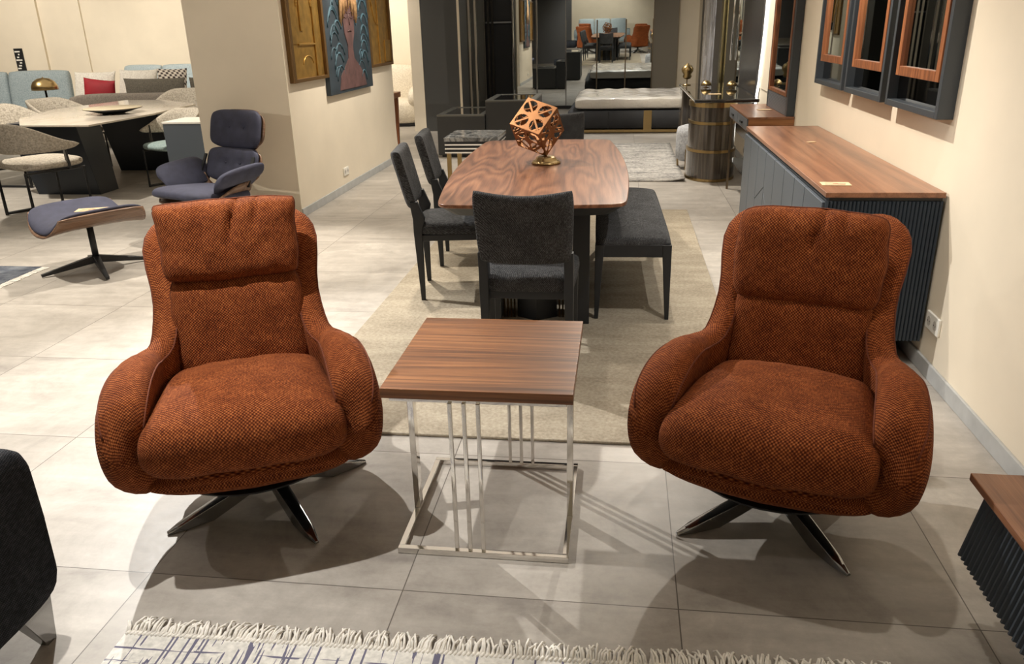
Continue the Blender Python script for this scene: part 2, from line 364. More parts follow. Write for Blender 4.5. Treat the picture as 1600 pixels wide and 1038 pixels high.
        if bevel:
            b = o.modifiers.new('bevel', 'BEVEL'); b.width = bevel; b.segments = seg; b.limit_method = 'ANGLE'; b.angle_limit = radians(40)
            for p in me.polygons: p.use_smooth = True
            wn = o.modifiers.new('wn', 'WEIGHTED_NORMAL'); wn.keep_sharp = True
        if subsurf:
            sb = o.modifiers.new('sub', 'SUBSURF'); sb.levels = subsurf; sb.render_levels = subsurf
        return o
def tag(o, label, cat, group=None):
    o['label'] = label; o['category'] = cat
    if group: o['group'] = group
    return o
def thing(name, label, cat, loc=(0, 0, 0), rz=0., group=None):
    o = bpy.data.objects.new(name, None); COL.objects.link(o); o.location = loc; o.rotation_euler = (0, 0, radians(rz)); o.empty_display_size = .1
    return tag(o, label, cat, group)
def struct(name, mb, mat, **k):
    o = mb.build(name, mat, **k); o['kind'] = 'structure'; return o
def dup(root, loc, rz, label):
    def cp(o, par):
        c = o.copy(); COL.objects.link(c)
        if par is not None: c.parent = par
        for ch in o.children: cp(ch, c)
        return c
    c = cp(root, None); c.location = loc; c.rotation_euler = (0, 0, radians(rz)); c['label'] = label; return c
def B(*a): return MB().box(*a)
def smoothstep(a, b, x):
    t = min(1, max(0, (x - a) / (b - a))); return t * t * (3 - 2 * t)
def lerp_table(tab, s):
    for i in range(len(tab) - 1):
        if s <= tab[i + 1][0]:
            a, b = tab[i], tab[i + 1]; t = (s - a[0]) / (b[0] - a[0])
            pa = tab[max(i - 1, 0)]; nb = tab[min(i + 2, len(tab) - 1)]; out = []
            for k in range(1, len(a)):
                m0 = (b[k] - pa[k]) / max(1e-6, b[0] - pa[0]) * (b[0] - a[0]); m1 = (nb[k] - a[k]) / max(1e-6, nb[0] - a[0]) * (b[0] - a[0])
                out.append((2 * t ** 3 - 3 * t * t + 1) * a[k] + (t ** 3 - 2 * t * t + t) * m0 + (-2 * t ** 3 + 3 * t * t) * b[k] + (t ** 3 - t * t) * m1)
            return out
    return list(tab[-1][1:])

# ------------------------------------------------------------------ setting
XR, XL = 1.43, -2.80
struct('floor', B(-14.2, 1.6, -4.2, 16.8, -.1, 0), FLOOR)
struct('ceiling', B(-14.2, 1.6, -4.2, 16.8, 3.0, 3.1), CEIL)
struct('wall_right', B(XR, XR + .15, -4.2, 16.8, 0, 3.0), WALL)
struct('wall_left', B(XL - .83, XL, 6.7, 9.98, 0, 3.0), WALL)
struct('wall_back', B(-3.30, XR, 16.56, 16.7, 0, 3.0), WALL)
struct('wall_back_left', B(-14.2, -3.3, 14.6, 14.75, 0, 3.0), WALL)
struct('wall_niche', B(-3.30, -3.11, 12.9, 16.56, 0, 3.0), WALL)
struct('wall_far_left', B(-14.2, -14.05, -4.2, 14.6, 0, 3.0), WALL)
struct('wall_rear', B(-14.05, XR, -4.2, -4.05, 0, 3.0), WALL)
struct('trim_1', B(-4.6, -2.2, -4.05, -4.0, 0, 3.0), WALLG)
struct('trim_2', B(-11.2, -10.75, 14.55, 14.6, 0, 3.0), WALL)
struct('trim_3', B(-10.2, -9.9, 14.57, 14.6, 0, 3.0), WALL)
struct('baseboard_right', B(XR - .014, XR, -4.05, 16.5, 0, .075), BASEB, bevel=.003)
struct('baseboard_left', B(XL, XL + .014, 6.7, 9.98, 0, .075), BASEB, bevel=.003)

# ------------------------------------------------------------------ rust armchairs
def leaf_shell():
    """horseshoe of arms and high back swept as one upholstered slab"""
    #      s     x      y     zc    hh    t     lean  bulge
    tab = [(0.00, .328, -.360, .400, .020, .050, .00, .0),
           (0.03, .335, -.350, .402, .085, .100, .00, .02),
           (0.08, .340, -.322, .405, .138, .126, .00, .03),
           (0.16, .342, -.265, .408, .170, .138, .00, .04),
           (0.28, .339, -.160, .412, .192, .140, .00, .04),
           (0.40, .329, -.040, .414, .190, .132, .00, .035),
           (0.50, .312, .060, .407, .176, .115, .01, .03),
           (0.57, .266, .125, .415, .182, .098, .03, .02),
           (0.64, .240, .185, .470, .245, .086, .06, .01),
           (0.71, .230, .238, .552, .332, .078, .12, .01),
           (0.78, .202, .278, .576, .358, .076, .16, .0),
           (0.88, .125, .305, .574, .356, .074, .20, .0),
           (1.00, .000, .312, .572, .352, .074, .22, .0)]
    NU = 96; P = []; acc = [0.]; pc = []
    rows = []
    for i in range(NU + 1):
        u = i / NU; s = 2 * u if u <= .5 else 2 * (1 - u); sg = -1 if u <= .5 else 1
        s = s ** 1.12
        x, y, zc, hh, t, ln, bu = lerp_table(tab, s); rows.append((sg * x, y, zc, hh, t, ln, bu, s))
    for i, (x, y, zc, hh, t, ln, bu, s) in enumerate(rows):
        a, b = rows[max(i - 1, 0)], rows[min(i + 1, NU)]
        d = Vector((b[0] - a[0], b[1] - a[1], 0)).normalized(); nrm = Vector((-d.y, d.x, 0))      # outward
        if nrm.dot(Vector((x, y + .15, 0))) < 0: nrm = -nrm
        r = min(t / 2, hh * .98); loop = []; na, ns = 9, 14
        for k in range(na): loop.append((r * cos(pi * k / (na - 1)) * t / 2 / r, hh - r + r * sin(pi * k / (na - 1))))
        for k in range(1, ns): loop.append((-t / 2, (hh - r) * (1 - 2 * k / ns)))
        for k in range(na): loop.append((-r * cos(pi * k / (na - 1)) * t / 2 / r, -(hh - r) - r * sin(pi * k / (na - 1))))
        for k in range(1, ns): loop.append((t / 2, -(hh - r) * (1 - 2 * k / ns)))
        row = []
        for n_, z_ in loop:
            w_ = z_ / max(hh, .02)
            arm = 1 - smoothstep(.5, .68, s)
            out = n_ * (1 + bu * 2 * (1 - w_ * w_)) + arm * .03 * (1 - (w_ - .05) ** 2) - arm * .025
            z = zc + z_
            wing = smoothstep(.5, .72, s) * (1 - smoothstep(.8, .95, s))
            out += wing * (.036 * smoothstep(.66, .9, z) + .045 * (1 - smoothstep(.34, .52, z)) - .0)
            if wing > 0: pass
            lean = smoothstep(.45, .8, s) * tan(radians(14)) * max(0., z - .36)
            row.append((x + nrm.x * out, y + nrm.y * out + lean, z))
        P.append(row)
        if i: acc.append(acc[-1] + (Vector(P[i][na]) - Vector(P[i - 1][na])).length)
    m = len(P[0]); accs = [[0.] * m]
    for i in range(1, NU + 1): accs.append([accs[-1][j] + (Vector(P[i][j]) - Vector(P[i - 1][j])).length for j in range(m)])
    half = [accs[NU // 2][j] for j in range(m)]
    lens = []
    for row in P:
        L_ = [0.]
        for j in range(m): L_.append(L_[-1] + (Vector(row[(j + 1) % m]) - Vector(row[j])).length)
        lens.append(L_)
    mid = na + ns // 2
    def uvf(side):
        def f(i, j):
            i = min(i, NU)
            if side: return (accs[i][mid] - half[mid], P[i][j % m][2])
            c_ = (na // 2) if j <= na else (na + ns - 1 + na // 2)
            return (accs[i][c_] - half[c_], lens[i][j] - lens[i][c_])
        return f
    mb = MB(); mb.grid(P, cv=True, UV=lambda i, j: (0, 0), cap=True)
    for fi in range(NU * m):
        i, j = fi // m, fi % m; f = uvf(not (j < na - 1 or na + ns - 1 <= j < 2 * na + ns - 2))
        mb.uv[fi] = [f(i, j), f(i + 1, j), f(i + 1, j + 1), f(i, j + 1)]
    return mb, P, na
def armchair(name, label, loc, rz, base_rz, head_up, lum, group, base_off):
    BM = Matrix.Translation((base_off[0], base_off[1], 0))
    def BB():
        m_ = MB(); m_.M = BM; return m_
    t = thing(name, label, 'armchair', loc, rz, group)
    mb, P, na = leaf_shell(); sh = mb.build('shell', RUST, t, smooth=True)
    for col in (1, na - 2):
        q = MB(); q.tube([P[i][col] for i in range(3, len(P) - 3)], .0032, 6); q.build('piping', RUST_PIPE, sh, smooth=True)
    # seat pan: boat-shaped upholstered rail
    Pn = []
    for i in range(21):
        v = -1 + 2 * i / 20; row = []
        for k in range(24):
            a = 2 * pi * k / 24; ca, sa = cos(a), sin(a)
            x = .335 * math.copysign(abs(ca) ** .5, ca) * (1 - .12 * v * v); zz = math.copysign(abs(sa) ** .55, sa)
            y = -.02 + .335 * v * (1 - .06 * (x / .33) ** 2)
            z = .285 + zz * .062 * sqrt(max(0.02, 1 - abs(v) ** 5)) - (.022 * (1 - (x / .335) ** 2) if zz < 0 else 0)
            row.append((x, y, z))
        Pn.append(row)
    MB().grid(Pn, cv=True, cap=True, UV=lambda i, j: (j * .05, i * .034)).build('seat_pan', RUST, t, smooth=True)
    def seat(x, y, z, u, v):
        fr = (1 - v) / 2; x *= (.92 + .22 * fr ** 1.3)
        z2 = z * (1 + .12 * fr) + .008 * noise.noise((x * 7, y * 7, loc[0])) + .004 * noise.noise((x * 20, y * 20, 2.))
        if z > 0: z2 += .035 * (1 - u * u) * (1 - v * v)
        y2 = y - .018 * (1 - u * u) * fr
        return (x, -.125 + y2 * .98, .415 + z2 - .045 * (v * .4) - .02 * fr ** 3)
    MB().cushion(.278, .305, .088, 6, .38, 32, .08, 1., seat).build('seat_cushion', RUST, t, smooth=True)
    th = radians(13)
    def upright(cy, cz, seed, crease=0., flare=0., side=0.):
        def f(x, y, z, u, v):
            if crease:
                g = math.exp(-((u - .02 - .12 * v) / .055) ** 2) * smoothstep(-.3, .6, v) + .7 * math.exp(-((u - .42) / .045) ** 2) * smoothstep(.1, .8, v) + .3 * math.exp(-((u + .35) / .06) ** 2) * smoothstep(0, .9, v)
                z -= crease * g * (1 if z > 0 else 0)
            z += .006 * noise.noise((x * 8 + seed, y * 8, 1.)) + .003 * noise.noise((x * 22 + seed, y * 22, 4.))
            y += .008 * noise.noise((x * 7 + seed, 2., v)); x += .006 * noise.noise((y * 14 + seed, u, 7.))
            if flare: x *= 1 + flare * smoothstep(.3, 1., v) - .03 * (1 - v * v); y += flare * .12 * smoothstep(.4, 1, v) * abs(u) ** 6
            x *= 1 + side * v
            Y, Z = cy - z + y * sin(th), cz + y * cos(th)
            Y -= .05 * abs(u) ** 3 * .4
            return (x, Y, Z)
        return f
    lf = upright(.218, .577 + lum * .6, 3., .004, 0, -.02); lc = MB().cushion(.226, .172 + lum * .4, .078, 5, .42, 30, .1, .7, lf).build('lumbar_cushion', RUST, t, smooth=True)
    MB().welt(.226, .172 + lum * .4, .1, lf).build('piping', RUST_PIPE, lc, smooth=True)
    hf = upright(.262, .830 + head_up, 9. + loc[0], .030, .05 if head_up > .0 else .0, .0)
    hc = MB().cushion(.232, .146 - lum * .35, .072, 5, .42, 64, .09, .7, hf).build('head_cushion', RUST, t, smooth=True)
    MB().welt(.232, .146 - lum * .35, .09, hf).build('piping', RUST_PIPE, hc, smooth=True)
    MB().lathe([(.001, .196), (.26, .197), (.262, .204), (.001, .206)], seg=32, cy=-.03, sx=1.12, sy=1.1).build('dust_cover', BLKMET, t)
    # swivel base
    b = BB().lathe([(.001, .09), (.034, .09), (.036, .1), (.03, .125), (.026, .13), (.026, .24), (.001, .24)], seg=20).build('swivel_column', STEEL, t, smooth=True)
    BB().box(-.13, .13, -.13, .13, .180, .200).build('mounting_plate', BLKMET, t, bevel=.004)
    for k in range(4):
        a = radians(base_rz + 90 * k); d = Vector((cos(a), sin(a), 0)); n = Vector((-sin(a), cos(a), 0)); Pg = []
        for i in range(13):
            q = i / 12; r = .012 + .355 * q; zt = .128 - .113 * q ** .85 + .006 * sin(pi * q); zb = max(.002, .088 - .14 * q ** .9); wd = .026 - .010 * q
            if i >= 11: wd *= (.8 if i == 11 else .45); zt -= .002 * (i - 10)
            Pg.append([tuple(d * r + n * x * wd + Vector((0, 0, z))) for x, z in ((-1, zb), (1, zb), (1, zt - .006), (.55, zt), (-.55, zt), (-1, zt - .006))])
        BB().grid(Pg, cv=True, cap=True).build('leg', STEEL, t, bevel=.002)
    return t
AG = 'rust swivel armchairs'
armchair('armchair', 'rust woven swivel armchair left of the side table, head cushion standing above its back', (-1.235, 2.31, 0), 24, 45 - 24, .055, .03, AG, (.034, -.015))
armchair('armchair', 'darker rust woven swivel armchair right of the side table, by the right wall', (.54, 2.38, 0), -19, 27 + 19, -.006, -.025, AG, (0, 0))

# ------------------------------------------------------------------ side table
t = thing('side_table', 'square walnut topped side table on a chrome frame between the two armchairs', 'side table', (-.395, 2.33, 0))
B(-.282, .282, -.302, .302, .545, .577).build('tabletop', WALNUT_X, t, bevel=.002)
m = MB(); Fz = .018
for a in ((-.27, .27, -.30, -.28), (-.27, .27, .25, .27)): m.box(a[0], a[1], a[2], a[3], .001, .021)
m.box(-.27, -.25, -.28, .25, .001, .021); m.box(.25, .27, -.28, .25, .001, .021); m.build('base_frame', CHROME, t, bevel=.0015)
m = MB(); m.box(-.262, .262, -.282, -.262, .527, .545); m.box(-.262, .262, .242, .262, .527, .545); m.box(-.262, -.242, -.262, .242, .527, .545); m.box(.242, .262, -.262, .242, .527, .545)
m.build('top_frame', CHROME, t, bevel=.0015)
for x in (-.26, .26): B(x - .01, x + .01, -.075, -.035, .021, .527).build('leg', CHROME, t, bevel=.0015)
for x0, y in ((-.035, -.285), (.062, .258)):
    for k in range(3): B(x0 - .045 + .042 * k - .006, x0 - .045 + .042 * k + .006, y - .006, y + .006, .02, .53).build('bar', CHROME, t, bevel=.0015)

# ------------------------------------------------------------------ beige rug and dining group
tag(B(-1.40, .60, 2.79, 7.05, .001, .014).build('rug', RUGB, bevel=.004), 'plain beige rug spread under the dining table', 'rug')
TL = (-.475, 4.89, 0)
t = thing('dining_table', 'boat shaped walnut dining table with dark slab pedestals on the beige rug', 'dining table', (TL[0], TL[1], .014), 2.9)
def boat(L_, wm, we, cr, n=16):
    pts = []
    for i in range(n + 1):
        y = -L_ + 2 * L_ * i / n; pts.append((wm - (wm - we) * (y / L_) ** 2, y))
    ring = [(x, y) for x, y in pts]
    top = [(we * k / 12, L_ + .035 * (1 - (k / 12) ** 2)) for k in range(11, -12, -1)]
    ring = ring + top + [(-x, y) for x, y in pts[::-1]] + [(-x, -y) for x, y in top]
    out = []; N_ = len(ring)       # soften the corners
    for _ in range(2):
        ring = [((ring[i - 1][0] + 2 * ring[i][0] + ring[(i + 1) % N_][0]) / 4, (ring[i - 1][1] + 2 * ring[i][1] + ring[(i + 1) % N_][1]) / 4) for i in range(N_)]
    return ring
bt = boat(1.14, .515, .455, .05, 44)
MB().prism(bt, .722, .741).build('tabletop', WALNUT_Y, t, bevel=.004)
P = [[(x * k, y * (1 - (1 - k) * .45), z) for x, y in bt] for k, z in ((.985, .7215), (.86, .672), (.80, .668))]
MB().grid(P, cv=True, cap=True).build('under_frame', BLACK, t)
for yy in (-.66, .66):
    B(.20, .29, yy - .14, yy + .14, .001, .67).build('pedestal_slab', BLACK, t, bevel=.004)
    B(-.29, -.20, yy - .14, yy + .14, .001, .67).build('pedestal_slab', BLACK, t, bevel=.004)
    sg = -1 if yy < 0 else 1
    MB().prism([(-.11, yy + sg * .02), (0, yy + sg * .09), (.11, yy + sg * .02), (.11, yy - sg * .12), (-.11, yy - sg * .12)], .001, .67).build('pedestal_core', BLACK, t)
    for s_ in (-1, 1):
        for k in range(4):
            MB().tube([(s_ * (.126 + .019 * k), yy + sg * .03, .002), (s_ * (.126 + .019 * k), yy + sg * .03, .67)], .005, 8).build('bar', BRASS, t, smooth=True)
def dining_chair():
    t = thing('dining_chair', 'charcoal dining chair with its back turned, pushed under the near table end', 'chair', (-.405, 3.63, .014), 0, 'charcoal dining chairs')
    MB().cushion(.222, .225, .042, 7, .22, 16, .06, 1., lambda x, y, z, u, v: (x * (1 + .02 * v), y + .01, .437 + z + (.008 * (1 - u * u) if z > 0 else 0))).build('seat', CHAR, t, smooth=True)
    m = MB(); m.box(-.205, .205, -.19, .215, .365, .402); m.build('seat_frame', BLACK, t, bevel=.003)
    for sx in (-1, 1):
        m = MB(); x0, x1 = sx * .172, sx * .214
        def qd(y0, y1, z, xa, xb): return [(xa, y0, z), (xb, y0, z), (xb, y1, z), (xa, y1, z)]
        m.grid([qd(-.215, -.190, .0, sx * .184, sx * .210), qd(-.235, -.185, .42, x0, x1), qd(-.235, -.165, .50, x0, x1), qd(-.250, -.205, .60, x0, x1)], cv=True, cap=True)
        m.build('leg', BLACK, t, bevel=.003)
        m = MB(); m.grid([qd(.185, .208, .0, sx * .186, sx * .208), qd(.170, .215, .40, x0, x1)], cv=True, cap=True); m.build('leg', BLACK, t, bevel=.003)
    def back(x, y, z, u, v):
        th = radians(14); y += -.028 * (1 - u * u) * smoothstep(0, 1, v)
        return (x * (1 + .03 * v), -.225 - z * .9 - (y + .17) * tan(th) + .0 - .03 * (1 - abs(u) ** 2), .725 + y)
    MB().cushion(.215, .172, .034, 9, .2, 20, .05, 1., back).build('backrest', CHAR, t, smooth=True)
    return t
dc = dining_chair()
dup(dc, (-.985, 4.69, .014), -82, 'charcoal dining chair on the left side of the table, the one nearer the camera')
dup(dc, (-1.02, 5.41, .014), -84, 'charcoal dining chair on the left side of the table, the one farther from the camera')
dup(dc, (-.50, 6.28, .014), 181, 'charcoal dining chair at the far table end, behind the cube sculpture')
t = thing('bench', 'charcoal upholstered dining bench along the right side of the table', 'bench', (.066, 4.93, .014), 1.5)
MB().cushion(.205, .725, .035, 9, .2, 24, .02, 1., lambda x, y, z, u, v: (x, y, .425 + z + (.012 * (1 - u * u) if z > 0 else 0))).build('seat', CHAR, t, smooth=True)
m = MB(); m.box(-.2, .2, -.725, -.69, .355, .425); m.box(-.2, .2, .69, .725, .355, .425); m.box(-.2, -.172, -.69, .69, .355, .425); m.box(.172, .2, -.69, .69, .355, .425); m.build('seat_frame', BLACK, t, bevel=.003)
for sx in (-1, 1):
    for sy in (-1, 1):
        q = lambda w_, z: [(sx * .205 - sx * w_, sy * .73, z), (sx * .205, sy * .73, z), (sx * .205, sy * .73 - sy * w_, z), (sx * .205 - sx * w_, sy * .73 - sy * w_, z)]
        MB().grid([q(.022, 0), q(.05, .425)], cv=True, cap=True).build('leg', BLACK, t, bevel=.003)

# cube sculpture: pierced copper cube balanced on a corner
t = thing('sculpture', 'pierced copper cube sculpture balanced on a corner on the dining table', 'sculpture', (-.45, 4.95, .756))
m = MB(); Pl = []
for r, z in ((.001, .0), (.088, .0), (.092, .006), (.082, .016), (.066, .022), (.060, .036), (.045, .044), (.001, .046)):
    Pl.append([(r * cos(2 * pi * j / 30) * (1 + .08 * sin(5 * j) * (z > .01)), r * sin(2 * pi * j / 30) * (1 + .06 * sin(7 * j) * (z > .01)), z) for j in range(30)])
m.grid(Pl, cv=True, cap=True); m.build('base', BRASS, t, smooth=True)
_u = Vector((.115, .177, .05)); _w = Vector((.053, -.09, .19)); _u.normalize(); _w = (_w - _w.dot(_u) * _u).normalized(); _v = -_u.cross(_w)
if _v.x < 0: _v = -_v
Rc = Matrix((_r2, -_d2, _f)).transposed()             # columns: image right, up, away
U_, V_, W_ = (Rc @ _u), (Rc @ _v), (Rc @ _w)
EDGE = .212; v0 = Vector((0, 0, .044))
corner = lambda a, b, c: v0 + EDGE * (a * U_ + b * (-V_) + c * (-W_))
def pierced(o, e1, e2, nrm, pat):
    """a square sheet with round cut-outs crossed by bars"""
    n = 40; used = {}; vs = []; fs = []
    def vid(i, j):
        if (i, j) not in used: used[(i, j)] = len(vs); vs.append(tuple(o + e1 * (EDGE * i / n) + e2 * (EDGE * j / n)))
        return used[(i, j)]
    for i in range(n):
        for j in range(n):
            u, v = (i + .5) / n, (j + .5) / n
            a, b = (u % .5) - .25, (v % .5) - .25; r = sqrt(a * a + b * b); par = (int(u * 2) + int(v * 2)) % 2
            d = abs(a - b) if par == pat % 2 else abs(a + b)
            ok = min(u, v, 1 - u, 1 - v) < .03 or min(abs(u - .5), abs(v - .5)) < .02 or r > (.205 if pat < 2 else .225) or d < .045
            if ok: fs.append((vid(i, j), vid(i + 1, j), vid(i + 1, j + 1), vid(i, j + 1)))
    return MB().add(vs, fs)
def face(*a):
    f_ = pierced(*a).build('pierced_face', COPPER, t); sd = f_.modifiers.new('thick', 'SOLIDIFY'); sd.thickness = .004; sd.offset = 0
E1, E2, E3 = U_, -V_, -W_
face(corner(0, 0, 1), E1, E2, E3, 0)
face(corner(0, 0, 0), E1, E2, E3, 3)
face(corner(0, 0, 0), E1, E3, E2, 0)
face(corner(0, 1, 0), E1, E3, E2, 3)
face(corner(0, 0, 0), E2, E3, E1, 3)
face(corner(1, 0, 0), E2, E3, E1, 3)

# ------------------------------------------------------------------ sideboard
t = thing('sideboard', 'long grey sideboard with walnut top and fluted end along the right wall', 'sideboard', (1.17, 4.915, 0))
B(-.255, .25, -1.245, 1.235, .806, .83).build('top', WALNUT_S, t, bevel=.003)
B(-.235, .245, -1.225, 1.225, .785, .806).build('shadow_gap', BLKMET, t)
B(-.242, .25, -1.22, 1.235, .13, .79).build('carcass', GREYDK, t, bevel=.002)
poly = [(-.25, -1.221)]
for k in range(30):
    x = -.25 + .5 * k / 30; poly += [(x + .002, -1.236), (x + .0105, -1.243), (x + .0125, -1.232), (x + .0145, -1.228)]
poly += [(.25, -1.221)]
MB().prism(poly, .13, .79).build('fluted_end', FLUTE, t)
dw = [-1.22, -.85, -.60, -.32, -.02, .28, .58, .90, 1.22]
for i in range(8):
    y0, y1 = dw[i] + .004, dw[i + 1] - .004
    if i in (2, 5):
        MB().prism([(y0, .135), (y1, .135), (y1, .43), (y0, .56)], -.262, -.243, 'x').build('door', GREYLQ, t, bevel=.0015)
        MB().prism([(y0, .566), (y1, .436), (y1, .78), (y0, .78)], -.262, -.243, 'x').build('door', GREYLQ, t, bevel=.0015)
    elif i in (3, 4):
        MB().prism([(y0, .135), (y1, .135), (y1, .53), (y0, .36)], -.262, -.243, 'x').build('drawer', GREYLQ, t, bevel=.0015)
        MB().prism([(y0, .366), (y1, .536), (y1, .78), (y0, .78)], -.262, -.243, 'x').build('drawer', GREYLQ, t, bevel=.0015)
    else: B(-.262, -.243, y0, y1, .135, .78).build('door', GREYLQ, t, bevel=.0015)
B(-.17, .18, -1.12, 1.12, 0, .13).build('plinth', BLKMET, t, bevel=.003)
def price_card(x, y, z, w_, d_, rz, label, lines=True):
    t = thing('price_card', label, 'price tag', (x, y, z), rz)
    B(-w_ / 2, w_ / 2, -d_ / 2, d_ / 2, .0005, .0025).build('card', PAPER, t)
    if lines:
        m = MB(); m.box(-w_ * .35, w_ * .1, d_ * .12, d_ * .2, .0026, .003); m.box(-w_ * .1, w_ * .34, -d_ * .1, -d_ * .02, .0026, .003); m.box(-w_ * .38, w_ * .3, -d_ * .3, -d_ * .24, .0026, .003)
        m.build('writing', INK, t)
    return t
price_card(1.0, 3.865, .831, .13, .08, -3, 'cream price card on the near end of the sideboard top')
price_card(1.19, 5.28, .831, .05, .03, 20, 'tiny pale tag on the middle of the sideboard top', False)

# ------------------------------------------------------------------ wall mirrors on the right wall
def wall_mirror():
    t = thing('wall_mirror', '', 'mirror', (XR, 4.135, 1.13), 0, 'grey framed mirrors above the sideboard')
    W2, Hh, D = .372, 1.25, .07
    m = MB(); m.box(-D, 0, -W2, -W2 + .035, 0, Hh); m.box(-D, 0, W2 - .03, W2, 0, Hh); m.box(-D, 0, -W2 + .035, W2 - .03, 0, .03); m.box(-D, 0, -W2 + .035, W2 - .03, Hh - .03, Hh)
    m.build('outer_frame', GREYDK, t, bevel=.002)
    for s_ in (1,):
        poly = [(-.001, W2)]
        for k in range(7): poly += [(-.004 - .0095 * k, W2), (-.006 - .0095 * k, W2 + .004), (-.010 - .0095 * k, W2 + .004), (-.012 - .0095 * k, W2)]
        MB().prism(poly + [(-.07, W2 - .002), (-.001, W2 - .002)], 0, Hh).build('fluted_side', FLUTE, t)
    B(-.022, -.004, -W2 + .035, W2 - .03, .03, Hh - .03).build('smoked_panel', BLKGL, t)
    iy0, iy1, iz0, iz1 = -W2 + .075, W2 - .085, .15, Hh - .06
    m = MB(); f = .045
    m.box(-.062, -.023, iy0, iy0 + f, iz0, iz1); m.box(-.062, -.023, iy1 - f, iy1, iz0, iz1); m.box(-.062, -.023, iy0 + f, iy1 - f, iz0, iz0 + f); m.box(-.062, -.023, iy0 + f, iy1 - f, iz1 - f, iz1)
    m.build('inner_frame', WALNUT_Z, t, bevel=.002)
    B(-.045, -.036, iy0 + f, iy1 - f, iz0 + f, iz1 - f).build('mirror_pane', MIRR, t)
    return t
wm_ = wall_mirror(); wm_['label'] = 'grey framed wall mirror nearest the camera above the sideboard'
dup(wm_, (XR, 4.965, 1.13), 0, 'grey framed wall mirror in the middle of the three above the sideboard')
dup(wm_, (XR, 5.78, 1.13), 0, 'grey framed wall mirror farthest from the camera above the sideboard')

def outlet(loc, rz, label):
    t = thing('wall_outlet', label, 'power outlet', loc, rz)
    B(-.075, .075, -.012, 0, -.04, .04).build('cover_plate', WHITE, t, bevel=.003)
    for x in (-.036, .036):
        m = MB(); m.M = Matrix.Translation((x, -.0125, 0)) @ Matrix.Rotation(pi / 2, 4, 'X'); m.lathe([(.001, .0), (.022, .0), (.022, .001), (.001, .001)], seg=20); s_ = m.build('socket', plain('socket_grey', srgb(196, 192, 184), .4), t)
        m = MB(); m.box(x - .012, x - .007, -.0145, -.0138, -.003, .003); m.box(x + .007, x + .012, -.0145, -.0138, -.003, .003); m.build('contact_hole', DARKHOLE, s_)
outlet((XR, 3.58, .255), -90, 'double white power outlet low on the right wall by the sideboard')
outlet((XL, 7.95, .2), 90, 'white power outlet low on the left wall below the portrait')

# ------------------------------------------------------------------ pictures on the left wall
def relief_picture(y0, y1, z0, z1, label, kind):
    t = thing('relief_picture', label, 'picture', (XL, (y0 + y1) / 2, z0), 0, 'gold relief pictures')
    w_, h = (y1 - y0) / 2, z1 - z0
    m = MB(); m.box(.001, .05, -w_, -w_ + .05, 0, h); m.box(.001, .05, w_ - .05, w_, 0, h); m.box(.001, .05, -w_ + .05, w_ - .05, 0, .03); m.box(.001, .05, -w_ + .05, w_ - .05, h - .03, h)
    m.build('frame', plain('bronze_frame', srgb(112, 84, 46), .45, .5), t, bevel=.003)
    B(.002, .022, -w_ + .05, w_ - .05, .03, h - .03).build('panel', GOLDM, t)
    m = MB(); 
    if kind == 0:
        m.box(.022, .036, w_ * .42, w_ * .6, .03, h - .03); m.box(.022, .038, -w_ * .5, w_ * .42, .30, .315)
        m.box(.022, .036, -w_ * .3, -w_ * .14, .42, .72)
        m.tube([(.026, w_ * .1 * cos(a) * 4, .62 + .16 * sin(a)) for a in [pi * k / 14 for k in range(15)]], .012, 6)
        m.tube([(.024, w_ * .07 * cos(a) * 4, .14 + .07 * sin(a)) for a in [pi * k / 14 for k in range(15)]], .006, 6)
        m.box(.022, .030, -w_ + .05, -w_ * .5, .315, h - .03); m.box(.022, .034, -w_ * .14, w_ * .1, .78, h - .03)
    else:
        m.box(.022, .036, -w_ * .1, w_ * .05, .03, h - .03); m.box(.022, .038, w_ * .4, w_ - .06, .04, .28)
        m.tube([(.026, -w_ * .1 - .5 * w_ * cos(a), .95 - .5 * sin(a)) for a in [pi * k / 14 for k in range(8)]], .010, 6)
        m.box(.022, .032, w_ * .05, w_ * .4, .42, .435); m.box(.022, .03, -w_ + .05, -w_ * .55, .03, h * .4)
    m.build('relief', GOLDM, t, bevel=.002)
relief_picture(6.77, 7.62, 1.14, 2.25, 'gold relief picture nearest the pillar edge on the left wall', 0)
relief_picture(9.02, 9.90, 1.16, 2.25, 'gold relief picture at the far end of the left wall', 1)
t = thing('portrait_painting', 'dark blue portrait painting of a long-necked woman between two gold reliefs', 'painting', (XL, 8.32, .97))
W2 = .69; B(.001, .045, -W2, W2, 0, 1.3).build('canvas', plain('blue_black_paint', srgb(44, 54, 62), .6, 0, .4, 5), t, bevel=.002)
def flat(mb, pts, d0, d1): mb.prism(pts, d0, d1, 'x'); return mb
skin = plain('painted_skin', srgb(92, 66, 64), .6, 0, .4, 9)
body = [(-.42, .03), (-.36, .16), (-.20, .25), (-.09, .32), (-.075, .44), (-.15, .56), (-.18, .74), (-.14, .9), (0, .97), (.14, .9), (.18, .74), (.15, .56), (.075, .44), (.09, .32), (.22, .25), (.38, .15), (.44, .03)]
flat(MB(), [(y, z) for y, z in body], .045, .052).build('painted_figure', skin, t)
m = MB()
for y in (-.085, .085): m.tube([(.053, y - .05, .745), (.054, y, .76), (.053, y + .05, .745)], .006, 5); m.tube([(.053, y - .055, .71), (.054, y, .70), (.053, y + .055, .71)], .005, 5)
m.tube([(.053, 0, .74), (.056, .012, .66), (.053, .02, .635)], .007, 5); m.tube([(.053, -.05, .575), (.055, 0, .585), (.053, .05, .575)], .009, 5)
m.build('face_strokes', plain('dark_skin_paint', srgb(74, 48, 44), .6), t, smooth=True)
m = MB()
